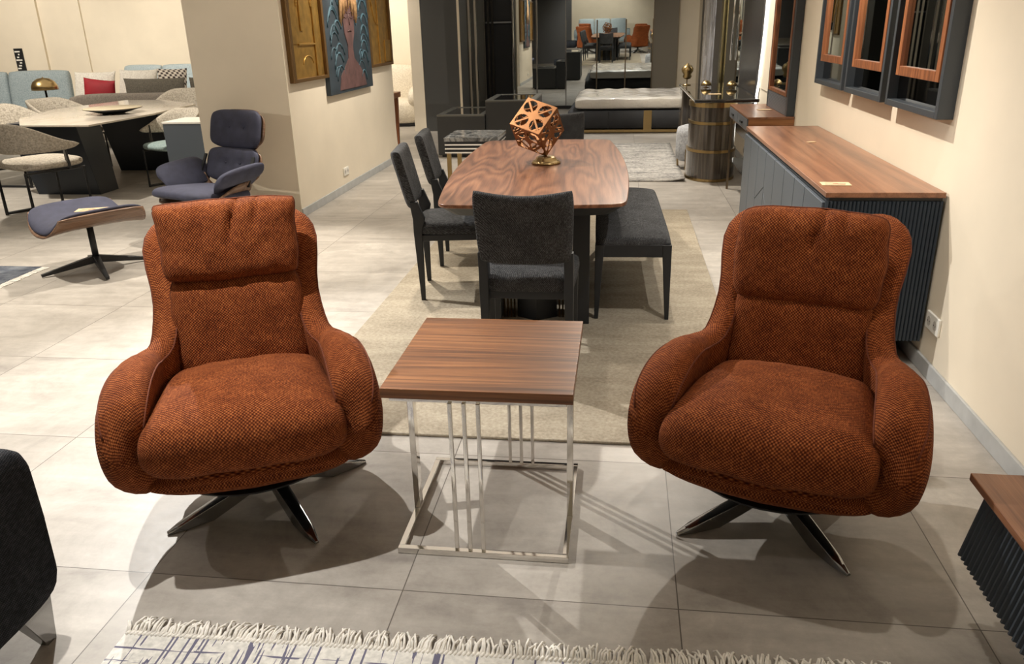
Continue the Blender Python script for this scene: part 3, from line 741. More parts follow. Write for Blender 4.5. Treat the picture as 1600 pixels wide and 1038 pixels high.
for k in range(30):
    a = -1 + 2 * k / 29; y0 = a * .05; m.tube([(.056, y0, 1.29), (.068, a * .15, 1.08), (.062, a * .25, .90), (.056, a * .27 + .02 * sin(k * 3), .66 + .20 * (1 - abs(a)) + .05 * sin(k * 5))], .011, 5)
m.build('painted_hair', plain('straw_paint', srgb(176, 138, 96), .6, 0, .35, 30), t, smooth=True)
teal = plain('teal_paint', srgb(58, 86, 98), .6, 0, .45, 14)
m = MB()
for k in range(44):
    sy = -1 if k % 2 else 1; z0 = .06 + .027 * k; y0 = sy * (.32 + .22 * random.random()); r = .08 + .1 * random.random()
    m.tube([(.047, y0 + r * cos(a) * sy, min(1.26, z0 + r * 1.3 * sin(a))) for a in [.2 + 2.4 * q / 8 for q in range(9)]], .005 + .007 * random.random(), 5)
m.build('painted_leaves', teal, t, smooth=True)

# ------------------------------------------------------------------ lounge chair and ottoman
def ply(fn, th, nu=24, nv=14, name='shell', par=None, mat=WALNUT_D):
    top = [[Vector(fn(-1 + 2 * i / nu, -1 + 2 * j / nv)) for j in range(nv + 1)] for i in range(nu + 1)]
    nr = [[None] * (nv + 1) for _ in range(nu + 1)]
    for i in range(nu + 1):
        for j in range(nv + 1):
            du = top[min(i + 1, nu)][j] - top[max(i - 1, 0)][j]; dv = top[i][min(j + 1, nv)] - top[i][max(j - 1, 0)]
            nr[i][j] = du.cross(dv).normalized()
    mb = MB(); n1 = nv + 1; vs = [tuple(top[i][j]) for i in range(nu + 1) for j in range(n1)] + [tuple(top[i][j] - nr[i][j] * th) for i in range(nu + 1) for j in range(n1)]
    o2 = (nu + 1) * n1; fs = []
    for i in range(nu):
        for j in range(nv):
            a = i * n1 + j; fs.append((a, a + n1, a + n1 + 1, a + 1)); fs.append((o2 + a, o2 + a + 1, o2 + a + n1 + 1, o2 + a + n1))
    rim = [(0, j) for j in range(nv)] + [(i, nv) for i in range(nu)] + [(nu, j) for j in range(nv, 0, -1)] + [(i, 0) for i in range(nu, 0, -1)]
    for k in range(len(rim)):
        a = rim[k]; b = rim[(k + 1) % len(rim)]; ia, ib = a[0] * n1 + a[1], b[0] * n1 + b[1]
        fs.append((ia, ib, o2 + ib, o2 + ia))
    mb.add(vs, fs); return mb.build(name, mat, par, smooth=True)
def sq(u, v, a, b, rc=.3):      # squircle map of the unit square
    k = 1 - rc * (abs(u * v)) ** 3 * .35
    return a * u * k, b * v * k
def five_star(t, n, r, z, mat, rot=0., h=.05):
    for k in range(n):
        a = radians(rot + 360 / n * k); d = Vector((cos(a), sin(a), 0)); MB().bar(d * .02 + Vector((0, 0, z)), d * r + Vector((0, 0, .015)), .045, h, .024, .02).build('leg', mat, t, bevel=.003)
t = thing('ottoman', 'navy cushioned ottoman with curved walnut shell, price card on top', 'ottoman', (-3.68, 5.04, 0), 58)
def otf(u, v):
    x, y = sq(u, v, .34, .285, .5); return (x, y, .325 + .125 * abs(v) ** 2.4 - .02 * abs(u) ** 3)
ply(otf, .012, 22, 18, 'shell', t)
MB().cushion(.325, .268, .05, 4, .45, 20, .12, .5, lambda x, y, z, u, v: (x, y, .352 + z + .105 * abs(v) ** 2.4 - .035 * abs(u) ** 4 - (.015 * math.exp(-(u * u + v * v) * 16) if z > 0 else 0))).build('cushion', NAVY, t, smooth=True)
MB().tube([(0, 0, .05), (0, 0, .32)], .022, 12).build('stem', BLKMET, t, smooth=True)
five_star(t, 4, .36, .075, BLKMET, -15)
price_card(-3.62, 5.02, .432, .2, .11, 20, 'yellowish price card lying on the navy ottoman')
t = thing('lounge_chair', 'navy lounge chair with walnut shells in front of the pillar', 'lounge chair', (-3.24, 6.08, 0), -24)
def tilt(cy, cz, deg):
    a = radians(deg)
    return lambda x, y, z: (x, cy + y * sin(a) - z * cos(a), cz + y * cos(a) + z * sin(a))
hd = tilt(.30, .815, 14); bk = tilt(.215, .535, 20)
def headf(u, v): x, y = sq(u, v, .31, .165, .9); return hd(x, y, .045 * abs(u) ** 2.2 - .035)
def backf(u, v): x, y = sq(u, v, .31, .15, .9); return bk(x, y, .05 * abs(u) ** 2.2 - .04)
ply(headf, .012, 20, 14, 'headrest_shell', t); ply(backf, .012, 20, 14, 'back_shell', t)
def cush(fn): return lambda x, y, z, u, v: fn(x, y, z + .05 * abs(u) ** 2.2 - .02 - (.018 * (math.exp(-((u - .33) ** 2 + (v - .1) ** 2 * .3) * 160) + math.exp(-((u + .33) ** 2 + (v - .1) ** 2 * .3) * 160)) if z > 0 else 0))
hc = MB().cushion(.298, .158, .048, 4.5, .4, 20, .2, .4, cush(hd)).build('head_cushion', NAVY, t, smooth=True)
for s_ in (-.33, .33):
    m = MB(); p = hd(s_ * .258, .014, .016); m.M = Matrix.Translation(p); m.lathe([(.001, -.008), (.011, -.006), (.013, 0), (.011, .006), (.001, .008)], seg=12); m.build('button', NAVY, hc, smooth=True)
bc = MB().cushion(.298, .145, .052, 4.5, .4, 20, .2, .4, cush(bk)).build('back_cushion', NAVY, t, smooth=True)
for s_ in (-.33, .33):
    m = MB(); m.M = Matrix.Translation(bk(s_ * .258, .014, .02)); m.lathe([(.001, -.008), (.011, -.006), (.013, 0), (.011, .006), (.001, .008)], seg=12); m.build('button', NAVY, bc, smooth=True)
for x in (-.12, .14): MB().bar(tilt(.272, .69, 18)(x, -.06, -.02), tilt(.272, .69, 18)(x, .07, -.02), .028, .014).build('back_brace', BLKMET, t)
def seatf(u, v): x, y = sq(u, v, .335, .29, .6); return (x, -.12 + y, .305 + .02 * v * -1 + .15 * abs(u) ** 3.2 * smoothstep(-1.1, .4, v) + .04 * (v > 0) * v * v)
ply(seatf, .012, 24, 18, 'seat_shell', t)
MB().cushion(.30, .30, .066, 4.5, .42, 20, .14, .6, lambda x, y, z, u, v: (x, -.15 + y, .365 + z - .03 * v - (.012 * abs(u) ** 3))).build('seat_cushion', NAVY, t, smooth=True)
for s_ in (-1, 1):
    def armf(x, y, z, u, v): return (s_ * (.325 + z * .25 + .012 * abs(v)) + x * .8, y - .04, .505 + z * .8 + .02 * v - .06 * max(0., -u * s_) ** 1.4 + .03 * u * s_)
    MB().cushion(.10, .225, .085, 4, .4, 16, .2, 1., armf).build('armrest', NAVY, t, smooth=True)
    MB().bar((s_ * .30, .06, .40), (s_ * .285, .17, .62), .03, .012).build('arm_bracket', BLKMET, t)
MB().tube([(0, 0, .05), (0, 0, .30)], .028, 12).build('stem', BLKMET, t, smooth=True)
five_star(t, 5, .36, .085, BLKMET, 10)

# ------------------------------------------------------------------ stone dining table, chairs, bowl
t = thing('stone_dining_table', 'pale stone topped dining table on dark slab legs at left', 'dining table', (-5.80, 8.7, 0))
ring = [(-.08, -1.35), (.68, -1.38), (.73, -.3), (.61, .83), (-.17, 1.5), (-.75, 1.55), (-.92, .3), (-.58, -.71)]
MB().prism(ring, .735, .755).build('tabletop', STONE, t, bevel=.004)
for y in (-.85, .65):
    MB().hexa([(-.32, y - .16, 0), (.40, y - .16, 0), (.40, y + .16, 0), (-.32, y + .16, 0), (-.48, y - .2, .735), (.30, y - .2, .735), (.30, y + .2, .735), (-.48, y + .2, .735)]).build('leg', DARKTBL, t, bevel=.005)
t = thing('serving_dish', 'wide shallow pale dish with dark underside on the stone table', 'dish', (-5.58, 8.45, .756))
MB().lathe([(.001, 0), (.11, 0), (.14, .012), (.30, .055), (.30, .062), (.13, .026), (.001, .02)], seg=36).build('dish', plain('dish_glaze', srgb(214, 200, 172), .3), t, smooth=True)
MB().lathe([(.10, -.0), (.145, .008), (.303, .052), (.302, .054), (.145, .0105), (.10, .002)], seg=36).build('underside', BLKMET, t, smooth=True)
def tub_chair(seatmat, name='tub_chair'):
    t = thing(name, '', 'chair', (0, 0, 0), 0, 'tub chairs around the stone table')
    MB().cushion(.27, .26, .045, 3, .35, 16, .3, 1., lambda x, y, z, u, v: (x, y + .03, .44 + z)).build('seat', seatmat, t, smooth=True)
    Pq = []
    for i in range(37):
        a = -1 + 2 * i / 36; ang = radians(90 * 1.28 * a); s_ = abs(a)
        R = .315; top = .80 - .17 * smoothstep(.3, .95, s_); bot = .54 + .02 * s_ - .09 * smoothstep(.75, 1, s_) * 0
        th = .03 * (1 - .4 * s_ ** 4); row = []
        for k in range(16):
            b = 2 * pi * k / 16; rr = R + th * cos(b) * .8 + .05 * sin(b) * (1 - s_)
            zz = (top + bot) / 2 + (top - bot) / 2 * math.copysign(abs(sin(b)) ** .6, sin(b)) * sqrt(max(.03, 1 - s_ ** 10))
            row.append((rr * sin(ang) * 1.02, .06 - rr * cos(ang) * 1.05, zz))
        Pq.append(row)
    MB().grid(Pq, cv=True, cap=True).build('backrest', OATF, t, smooth=True)
    for sx in (-1, 1):
        MB().tube([(sx * .235, -.20, 0), (sx * .235, -.20, .39), (sx * .235, .24, .39), (sx * .235, .24, 0)], .013, 8).build('leg', BLKMET, t)
        MB().tube([(sx * .235, -.19, .012), (sx * .235, .23, .012)], .012, 8).build('stretcher', BLKMET, t)
        MB().bar((sx * .25, .12, .40), (sx * .315, .08, .64), .06, .016, .02, .014).build('arm_support', BLKMET, t, bevel=.003)
    MB().bar((-.235, 0, .385), (.235, 0, .385), .03, .02).build('seat_rail', BLKMET, t)
    return t
tc = tub_chair(OATF); tc.location = (-5.36, 6.80, 0); tc.rotation_euler = (0, 0, radians(-28)); tc.scale = (1.2, 1.2, 1.08); tc['label'] = 'oat tub chair with its back to the camera at the stone table near end'
c = dup(tc, (-6.72, 9.2, 0), -90, 'oat tub chair on the far side of the stone table, right of its neighbour')
c = dup(tc, (-6.75, 8.35, 0), -92, 'oat tub chair at the left picture edge on the far side of the stone table')
c = dup(tc, (-5.85, 10.45, 0), 178, 'oat tub chair at the far end of the stone table beside the pillar')
tt = tub_chair(TEALF); tt.location = (-4.78, 8.22, 0); tt.rotation_euler = (0, 0, radians(152)); tt['label'] = 'tub chair with pale teal seat behind the grey cabinet'
dup(tt, (-4.86, 9.0, 0), 94, 'tub chair with pale teal seat half hidden behind the one by the grey cabinet')
t = thing('grey_cabinet', 'flat grey cabinet with white top standing behind the lounge chair', 'cabinet', (-4.22, 7.75, 0))
B(-.27, .42, -.2, .25, 0, .73).build('body', GREYLQ, t, bevel=.003); B(-.275, .425, -.205, .255, .73, .75).build('top', WHITE, t, bevel=.003)

# ------------------------------------------------------------------ sofas far left
def sofa(name, label, loc, rz, w_, mat, back_h, nb, seat_z=.42, depth=.95, pieces=None, legmat=BLKMET):
    t = thing(name, label, 'sofa', loc, rz)
    MB().cushion(w_ / 2, depth / 2, .10, 10, .16, 18, .02, 1., lambda x, y, z, u, v: (x, y, .2 + z)).build('base', mat, t, smooth=True)
    n = nb; cw = (w_ - .3) / n
    for k in range(n):
        cx = -w_ / 2 + .15 + cw * (k + .5)
        MB().cushion(cw / 2 - .005, depth / 2 - .12, .085, 7, .3, 14, .05, 1., lambda x, y, z, u, v: (cx + x, y - .1, seat_z - .08 + z)).build('seat_cushion', mat, t, smooth=True)
        MB().cushion(cw / 2 - .005, (back_h - .3) / 2, .09, 7, .25, 14, .05, 1., lambda x, y, z, u, v: (cx + x, depth / 2 - .14 - z + y * .12, (back_h + .3) / 2 + y)).build('back_cushion', mat, t, smooth=True)
    for s_ in (-1, 1):
        MB().cushion(.09, depth / 2, .17, 6, .2, 12, .02, 1., lambda x, y, z, u, v: (s_ * (w_ / 2 - .09) + x, y, .42 + z)).build('arm', mat, t, smooth=True)
        for sy in (-1, 1): B(s_ * (w_ / 2 - .12) - .02, s_ * (w_ / 2 - .12) + .02, sy * (depth / 2 - .08) - .02, sy * (depth / 2 - .08) + .02, 0, .12).build('leg', legmat, t)
    return t
sofa('sofa', 'pale blue high-backed sofa at the left picture edge', (-9.75, 11.9, 0), 8, 2.3, BLUEF, 1.07, 2)
sofa('sofa', 'pale blue high-backed sofa against the back wall behind the grey sofa', (-8.12, 13.6, 0), 0, 1.75, BLUEF, 1.07, 2)
t = thing('sofa', 'low warm grey sofa seen from behind, loaded with pillows', 'sofa', (-6.68, 11.6, 0), 182)
MB().cushion(1.35, .5, .13, 10, .16, 18, .02, 1., lambda x, y, z, u, v: (x, y, .27 + z)).build('base', GREYF, t, smooth=True)
MB().cushion(1.35, .11, .33, 8, .15, 18, .02, 1., lambda x, y, z, u, v: (x, y + .44, .45 + z)).build('backrest', GREYF, t, smooth=True)
for s_ in (-1, 1): MB().cushion(.1, .5, .1, 6, .2, 12, .02, 1., lambda x, y, z, u, v: (s_ * 1.25 + x, y, .31 + z)).build('arm', GREYF, t, smooth=True)
for s_ in (-1, 1):
    for sy in (-.4, .4): B(s_ * 1.2 - .03, s_ * 1.2 + .03, sy - .03, sy + .03, 0, .15).build('leg', BLKMET, t)
def pillow(label, x, y, z, w_, h, mat, rz=0, tilt_=14, roll=0, group='pillows on the grey sofa'):
    a = radians(tilt_)
    o = MB().cushion(w_ / 2, h / 2, .085, 3, .55, 16, -.05, 1., lambda x_, y_, z_, u, v: (x_, -z_ + y_ * sin(a), h / 2 + y_ * cos(a))).build('pillow', mat, None, smooth=True)
    o.location = (x, y, z); o.rotation_euler = (0, radians(roll), radians(rz)); return tag(o, label, 'pillow', group)
pillow('large off-white pillow at the left end of the grey sofa', -8.02, 11.78, .42, .62, .64, WHITEF, 5, 20)
pillow('off-white pillow leaning between the red and the patterned pillow on the grey sofa', -7.32, 11.80, .42, .6, .66, WHITEF, 0, 20)
pillow('red velvet pillow on the grey sofa back', -7.72, 11.40, .44, .50, .52, REDF, -4, 4, 6)
pillow('long grey-brown pillow in the middle of the grey sofa back', -6.80, 11.40, .44, .92, .52, GREYP, 0, 4)
pillow('patterned black and white pillow on the grey sofa', -6.76, 11.80, .42, .46, .66, PATT, 0, 16)
pillow('grey-brown pillow half hidden by the pillar on the grey sofa', -5.94, 11.40, .44, .6, .52, GREYP, 0, 4)
t = thing('lamp_stand', 'dark slim side table under the brass dome lamp', 'side table', (-8.22, 10.95, 0))
MB().lathe([(.001, .55), (.17, .55), (.17, .57), (.001, .57)], seg=24).build('tabletop', BLKMET, t); MB().tube([(0, 0, .012), (0, 0, .55)], .05, 10).build('stem', BLKMET, t); MB().lathe([(.001, 0), (.14, 0), (.14, .012), (.001, .012)], seg=24).build('base', BLKMET, t)
t = thing('table_lamp', 'brass dome table lamp beside the left sofa', 'lamp', (-8.22, 10.95, .571))
MB().lathe([(.001, 0), (.08, 0), (.08, .012), (.014, .018), (.014, .33), (.001, .33)], seg=18).build('stem', BLKMET, t, smooth=True)
MB().lathe([(.178, .285), (.172, .34), (.14, .40), (.08, .44), (.012, .45), (.001, .468)], seg=28).build('lamp_shade', BRASS, t, smooth=True)
t = thing('wall_art', 'narrow black and white picture on the far left wall', 'picture', (-11.33, 14.597, .98), 0)
B(-.085, .085, -.02, 0, 0, .40).build('frame', BLKMET, t); m = MB()
for k in range(7): m.box(-.07 + .03 * (k % 3), .0 + .018 * (k % 4), -.024, -.02, .03 + .05 * k, .055 + .05 * k)
m.build('print', WHITE, t)

# cream armchair seen through the opening
t = thing('cream_armchair', 'rounded cream boucle armchair seen through the opening beside the left wall', 'armchair', (-3.98, 13.95, 0), 10)
MB().cushion(.55, .5, .2, 6, .25, 18, .1, 1., lambda x, y, z, u, v: (x, y, .23 + z)).build('seat', CREAMF, t, smooth=True)
MB().cushion(.5, .36, .16, 3, .4, 18, .2, 1., lambda x, y, z, u, v: (x, .36 - z + y * .1, .62 + y)).build('backrest', CREAMF, t, smooth=True)
for s_ in (-1, 1): MB().cushion(.14, .48, .19, 3, .4, 14, .1, 1., lambda x, y, z, u, v: (s_ * .47 + x, y - .03, .45 + z)).build('arm', CREAMF, t, smooth=True)
B(-.5, .5, -.42, .45, 0, .05).build('plinth', BLKMET, t)
t = thing('walnut_console', 'walnut table with tapered leg at the far end of the left wall', 'table', (-3.38, 10.6, 0))
B(-.62, .42, -.30, .30, .70, .77).build('tabletop', WALNUT_X, t, bevel=.006)
for x in (-.56, .36):
    for y in (-.25, .25): MB().hexa([(x - .012, y - .012, 0), (x + .012, y - .012, 0), (x + .012, y + .012, 0), (x - .012, y + .012, 0), (x - .03, y - .03, .70), (x + .03, y - .03, .70), (x + .03, y + .03, .70), (x - .03, y + .03, .70)]).build('leg', WALNUT_Z, t, bevel=.003)

# ------------------------------------------------------------------ wardrobe with mirror doors
t = thing('wardrobe_side', 'tall anthracite wardrobe seen from its side left of the mirror doors', 'wardrobe', (-2.805, 13.3, 0))
B(-.30, .27, -.4, .4, 0, 2.6).build('body', PANELDK, t, bevel=.003); B(.27, .305, -.4, -.385, 0, 2.6).build('door_edge', plain('lit_edge', srgb(214, 200, 176), .4), t)  # door edge coloured pale so the panel front reads as lit
t = thing('mirror_wardrobe', 'wide wardrobe with tall mirrored sliding doors behind the bed', 'wardrobe', (0, 16.5, 0))
WX = [-3.10, -2.68, -2.13, -1.66, -1.09, -.49, .06, .57]
m = MB(); m.box(-3.10, .62, -.0, .05, 0, 2.7); m.build('back_panel', plain('wardrobe_interior', srgb(26, 27, 29), .5), t)
B(-3.10, .62, -.12, 0, 0, .06).build('bottom_rail', BLKMET, t); B(-3.10, .62, -.12, 0, 2.62, 2.7).build('top_rail', BLKMET, t)
for k in (3, 4, 5, 6):
    p = B(-(WX[k + 1] - WX[k]) / 2, (WX[k + 1] - WX[k]) / 2, -.012, 0, 0, 2.56).build('mirror_door', MIRR, t)
    p.location = ((WX[k] + WX[k + 1]) / 2, -.09, .06)
    if k > 3: p.rotation_euler = (radians(1.2), 0, 0)
p = B(-.235, .235, -.012, 0, 0, 2.56).build('mirror_door', MIRR, t); p.location = (-1.895, -.06, .06)
for i, x in enumerate(WX):
    B(x - .012, x + .012, -.135, -.06, .06, 2.62).build('door_frame', STEEL if i < 5 else plain('bronze_profile', srgb(110, 100, 84), .3, .8), t)
B(-3.08, -2.70, -.10, -.09, .06, 2.62).build('smoked_door', BLKGL, t)
for x in (-2.98, -2.86, -2.60, -2.52): B(x - .02, x + .02, -.14, -.10, .06, 2.62).build('door_frame', CHROME, t)
B(-2.66, -2.15, -.06, 0, 1.62, 1.65).build('shelf', plain('shelf_edge', srgb(150, 150, 150), .4), t)
B(-2.50, -2.16, -.06, 0, .06, 1.6).build('interior_panel', plain('interior_black', srgb(18, 19, 21), .6), t)
B(.57, 1.04, -.12, .05, 0, 2.7).build('side_filler', plain('olive_grey_panel', srgb(120, 113, 100), .6), t)

# bed
t = thing('bed', 'low dark upholstered bed with gold strap and gold plinth', 'bed', (.16, 13.4, 0))
B(-.95, 1.0, -.94, .98, .015, .055).build('plinth', BRASS, t)
MB().cushion(1.0, .97, .14, 14, .12, 20, .01, 1., lambda x, y, z, u, v: (x + .02, y + .02, .195 + z)).build('bed_base', plain('dark_velvet', srgb(48, 49, 52), .8, 0, .15, 6), t, smooth=True)
B(.18, .30, -.962, -.945, .05, .335).build('gold_strap', BRASS, t)
B(-.35, -.342, -.956, -.945, .06, .33).build('seam', BLKMET, t)
def quilt(x, y, z, u, v):
    zz = z + (.012 * abs(sin(x * pi / .3) * sin(y * pi / .3)) + .012 * noise.noise((x * 6, y * 6, 2.)) if z > 0 else 0)
    return (x + .03, y + .04, .43 + zz)
def wrapmat():
    m, N, L, b = newmat('wrapped_mattress'); setp(b, Base_Color=c4(srgb(206, 200, 190)), Roughness=.25, Coat_Weight=.8, Coat_Roughness=.08)
    f = noise_t(N, L, texco(N, L, 'Object', (9, 9, 9)), 1., 5, .6, 1.); p = N.new('ShaderNodeBump'); p.inputs['Strength'].default_value = .5; p.inputs['Distance'].default_value = .03
    L.new(f, p.inputs['Height']); L.new(p.outputs['Normal'], b.inputs['Normal']); return m
o = MB(); o.M = Matrix.Translation((.16, 13.4, 0)); o.cushion(.9, .93, .09, 12, .14, 44, .02, 1., quilt); tag(o.build('mattress', wrapmat(), None, smooth=True), 'quilted mattress in clear plastic wrap on the dark bed', 'mattress')

# nightstands and striped side table
def vitrine(label, x0, x1, y0, y1, h):
    t = thing('nightstand', label, 'nightstand', ((x0 + x1) / 2, (y0 + y1) / 2, 0), 0, 'anthracite nightstands')
    a, b = (x1 - x0) / 2, (y1 - y0) / 2
    B(-a, a, -b, b, .03, h - .02).build('body', plain('anthracite_matt', srgb(52, 53, 54), .5), t, bevel=.002)
    m = MB(); f = .07; m.box(-a, a, -b, -b + f, h - .02, h); m.box(-a, a, b - f, b, h - .02, h); m.box(-a, -a + f, -b + f, b - f, h - .02, h); m.box(a - f, a, -b + f, b - f, h - .02, h); m.build('top_frame', plain('graphite_metal', srgb(120, 120, 116), .3, .8), t, bevel=.001)
    B(-a + f, a - f, -b + f, b - f, h - .02, h - .006).build('glass_inset', BLKGLOSS, t)
    B(-a + .04, a - .04, -b + .04, b - .04, 0, .03).build('plinth', BLKMET, t)
vitrine('lower anthracite nightstand with black glass top, left of the taller one', -2.31, -1.70, 10.15, 11.2, .53)
vitrine('taller anthracite nightstand with black glass top, right of the lower one', -1.69, -1.07, 10.2, 11.2, .695)
t = thing('striped_side_table', 'dark marble topped side table with silver bands and brass legs behind the dining chairs', 'side table', (-1.52, 8.5, 0))
B(-.28, .28, -.32, .32, .46, .50).build('tabletop', DKMARBLE, t, bevel=.002)
for k in range(3):
    B(-.275, .275, -.315, .315, .34 + .04 * k, .354 + .04 * k).build('silver_band', CHROME, t); B(-.265, .265, -.305, .305, .354 + .04 * k, .38 + .04 * k).build('dark_band', BLKMET, t)
for x in (-.24, -.13, .05, .2): B(x - .022, x + .022, -.30, -.27, 0, .34).build('leg', BRASS, t, bevel=.002)
for x in (-.24, .2): B(x - .022, x + .022, .25, .28, 0, .34).build('leg', BRASS, t, bevel=.002)

# ------------------------------------------------------------------ far rug
m = MB(); Pr = []
for i in range(25):
    x = -.95 + 1.63 * i / 24; row = []
    for j in range(13):
        y = 8.45 + 2.85 * j / 12; k = max(0, (x - .40)) * max(0, 9.1 - y) ; row.append((x, y, .003 + .28 * k * k * 3 + .010))
    Pr.append(row)
o = MB(); o.grid(Pr); o = o.build('rug', RUGG, None, smooth=True); sd = o.modifiers.new('thick', 'SOLIDIFY'); sd.thickness = .01; sd.offset = -1
tag(o, 'grey speckled rug with a curled corner in front of the bed', 'rug')

# ------------------------------------------------------------------ dressing table and its wall unit
t = thing('dressing_table', 'dressing table with black gloss top and banded oval veneer pedestal', 'dressing table', (.95, 8.75, 0))
prof = [(.245, .0), (.25, .02), (.25, .29), (.245, .30), (.24, .33), (.24, .57), (.235, .58), (.235, .61), (.235, .77), (.235, .78)]
MB().lathe([(.001, .0)] + prof + [(.001, .78)], seg=40, sx=1., sy=1.35).build('pedestal', GREYWOOD, t, smooth=False)
for z0, z1, r in ((.004, .03, .256), (.295, .322, .255), (.575, .602, .247), (.745, .795, .246)):
    MB().lathe([(r - .02, z0), (r, z0), (r, z1), (r - .02, z1)], seg=40, sy=1.35).build('brass_band', BRASS, t)
MB().prism([(-.23, -.42), (.1, -.42), (.40, -.40), (.40, 1.9), (-.23, 1.9)], .80, .835).build('tabletop', BLKGLOSS, t, bevel=.01)
B(-.22, -.02, 1.45, 1.85, 0, .80).build('leg_panel', GREYWOOD, t, bevel=.02)
t = thing('pouf', 'silver velvet pouf with brass feet beside the dressing table', 'pouf', (.83, 9.32, .014))
MB().lathe([(.001, .08), (.17, .08), (.2, .11), (.205, .2), (.205, .38), (.19, .44), (.12, .465), (.001, .47)], seg=30).build('seat', SILVERF, t, smooth=True)
for k in range(4):
    a = radians(45 + 90 * k + 15); MB().bar((.195 * cos(a), .195 * sin(a), 0), (.205 * cos(a), .205 * sin(a), .22), .02, .02).build('leg', BRASS, t)
t = thing('bud_ornament', 'brass bud ornament on a thin stem standing on the dressing table', 'ornament', (.79, 10.35, .836))
MB().lathe([(.001, 0), (.05, 0), (.05, .008), (.006, .012), (.006, .07), (.001, .07)], seg=16).build('stem', BRASS, t, smooth=True)
MB().lathe([(.001, .065), (.04, .075), (.055, .1), (.045, .125), (.07, .16), (.072, .19), (.05, .225), (.02, .24), (.012, .252), (.001, .256)], seg=20).build('bud', BRASS, t, smooth=True)
def dome(loc, label):
    t = thing('dome_ornament', label, 'ornament', loc, 0, 'brass domes on the dressing table')
    MB().lathe([(.001, .0), (.03, .0), (.03, .005), (.006, .009), (.006, .03), (.001, .03)], seg=16).build('foot', BRASS, t); MB().lathe([(.001, .022), (.062, .022), (.055, .05), (.03, .075), (.012, .082), (.001, .085)], seg=22).build('dome', BRASS, t, smooth=True)
dome((.98, 9.9, .836), 'brass dome ornament on the dressing table nearer the brass bud'); dome((1.25, 9.75, .836), 'brass dome ornament on the dressing table right beside the tall mirror')
price_card(.98, 8.95, .836, .13, .08, 0, 'small price card on the black dressing table top', False)
t = thing('marble_wall_panel', 'tall dark framed panel of white veined marble at the end of the right wall', 'wall panel', (XR, 13.6, .0))
B(-.07, -.001, -1.6, 1.6, .3, 2.6).build('frame', plain('dark_bronze_frame', srgb(58, 54, 50), .35), t, bevel=.004)
B(-.078, -.0705, -.62, 1.15, .32, 2.58).build('marble', MARBLE, t)
B(-.10, -.001, -1.85, -1.62, .3, 2.6).build('gold_edge', plain('champagne_metal', srgb(190, 180, 140), .2, 1.), t)
t = thing('dressing_mirror', 'large round-edged dark panel mirror with lit rim behind the dressing table', 'mirror', (XR, 10.1, 0))
arc = [(-1.38 * cos(a) - .0, 1.75 + 1.9 * sin(a)) for a in [radians(-80 + 160 * k / 36) for k in range(37)]]
arcp = [(y, z) for y, z in arc if .3 < z < 2.95]
MB().prism(arcp + [(1.55, arcp[-1][1]), (1.55, arcp[0][1])], -.06, -.035, 'x').build('dark_panel', plain('graphite_gloss', srgb(56, 55, 56), .2), t)
B(-.066, -.0605, .0, 1.5, .5, 2.8).build('mirror_pane', MIRR, t)
MB().tube([(-.095, .60, 1.1), (-.095, .52, 2.2)], .012, 8).build('handle_rod', CHROME, t, smooth=True)
MB().tube([(-.03, y * 1.015, z) for y, z in arcp], .012, 8).build('light_strip', glow('led_strip', (1., .97, .9), 3.), t)
B(XR - .012, XR - .001, 8.25, 9.8, .9, 2.95).build('ribbed_backing', WALL, None) and None
bpy.data.objects['ribbed_backing'].name = 'trim_4'; bpy.data.objects['trim_4']['kind'] = 'structure'

# console and its mirror
t = thing('console_table', 'narrow walnut console table with two grey slatted drawers on thin metal legs', 'console table', (1.245, 7.62, 0))
B(-.195, .183, -.60, .58, .785, .80).build('top', WALNUT_S, t, bevel=.002); B(-.185, .183, -.598, .575, .675, .785).build('carcass', WALNUT_X, t, bevel=.002)
for y0, y1 in ((-.585, -.015), (.0, .56)):
    d = B(-.197, -.186, y0, y1, .69, .782).build('drawer', striped('slatted_grey', srgb(108, 112, 118), srgb(72, 76, 82), 'z', .012), t, bevel=.001); MB().bar((-.206, (y0 + y1) / 2 - .06, .735), (-.206, (y0 + y1) / 2 + .06, .735), .012, .014).build('handle', BLKMET, d)
for x in (-.185, .17):
    for y in (-.585, .46): MB().bar((x, y, 0), (x, y, .675), .02, .02).build('leg', plain('bronze_leg', srgb(130, 116, 98), .3, .9), t)
B(-.185, .17, -.585, .46, .29, .305).build('shelf', BLKGLOSS, t)
price_card(1.28, 7.62, .801, .12, .08, 10, 'small wooden price card on the walnut console', False)
t = thing('glass_vase', 'clear glass vase standing on the lower shelf of the console', 'vase', (1.25, 7.75, .306))
gl, N_, L_, b_ = newmat('clear_glass'); setp(b_, Base_Color=(1, 1, 1, 1), Roughness=.02, Transmission_Weight=1., IOR=1.3)
MB().lathe([(.001, .0), (.09, .0), (.11, .12), (.075, .26), (.085, .3), (.078, .3), (.068, .26), (.1, .12), (.08, .012), (.001, .012)], seg=26).build('vase', gl, t, smooth=True)
t = thing('standing_mirror', 'tall walnut lined grey mirror standing on the console', 'mirror', (1.395, 7.55, .801))
W2 = .50; H2 = 1.3
m = MB(); m.box(-.03, .03, -W2, -W2 + .07, 0, H2); m.box(-.03, .03, W2 - .05, W2, 0, H2); m.box(-.03, .03, -W2 + .07, W2 - .05, H2 - .05, H2); m.build('outer_frame', GREYDK, t, bevel=.002)
B(-.028, .03, -W2 + .07, W2 - .05, 0, .15).build('slatted_panel', striped('slatted_grey_low', srgb(108, 112, 118), srgb(72, 76, 82), 'z', .012), t)
m = MB(); m.box(-.034, .0, W2 - .12, W2 - .05, .15, H2 - .05); m.box(-.034, .0, -W2 + .07, -W2 + .13, .15, H2 - .05); m.box(-.034, 0, -W2 + .13, W2 - .12, .15, .18); m.build('inner_frame', WALNUT_Z, t, bevel=.002)
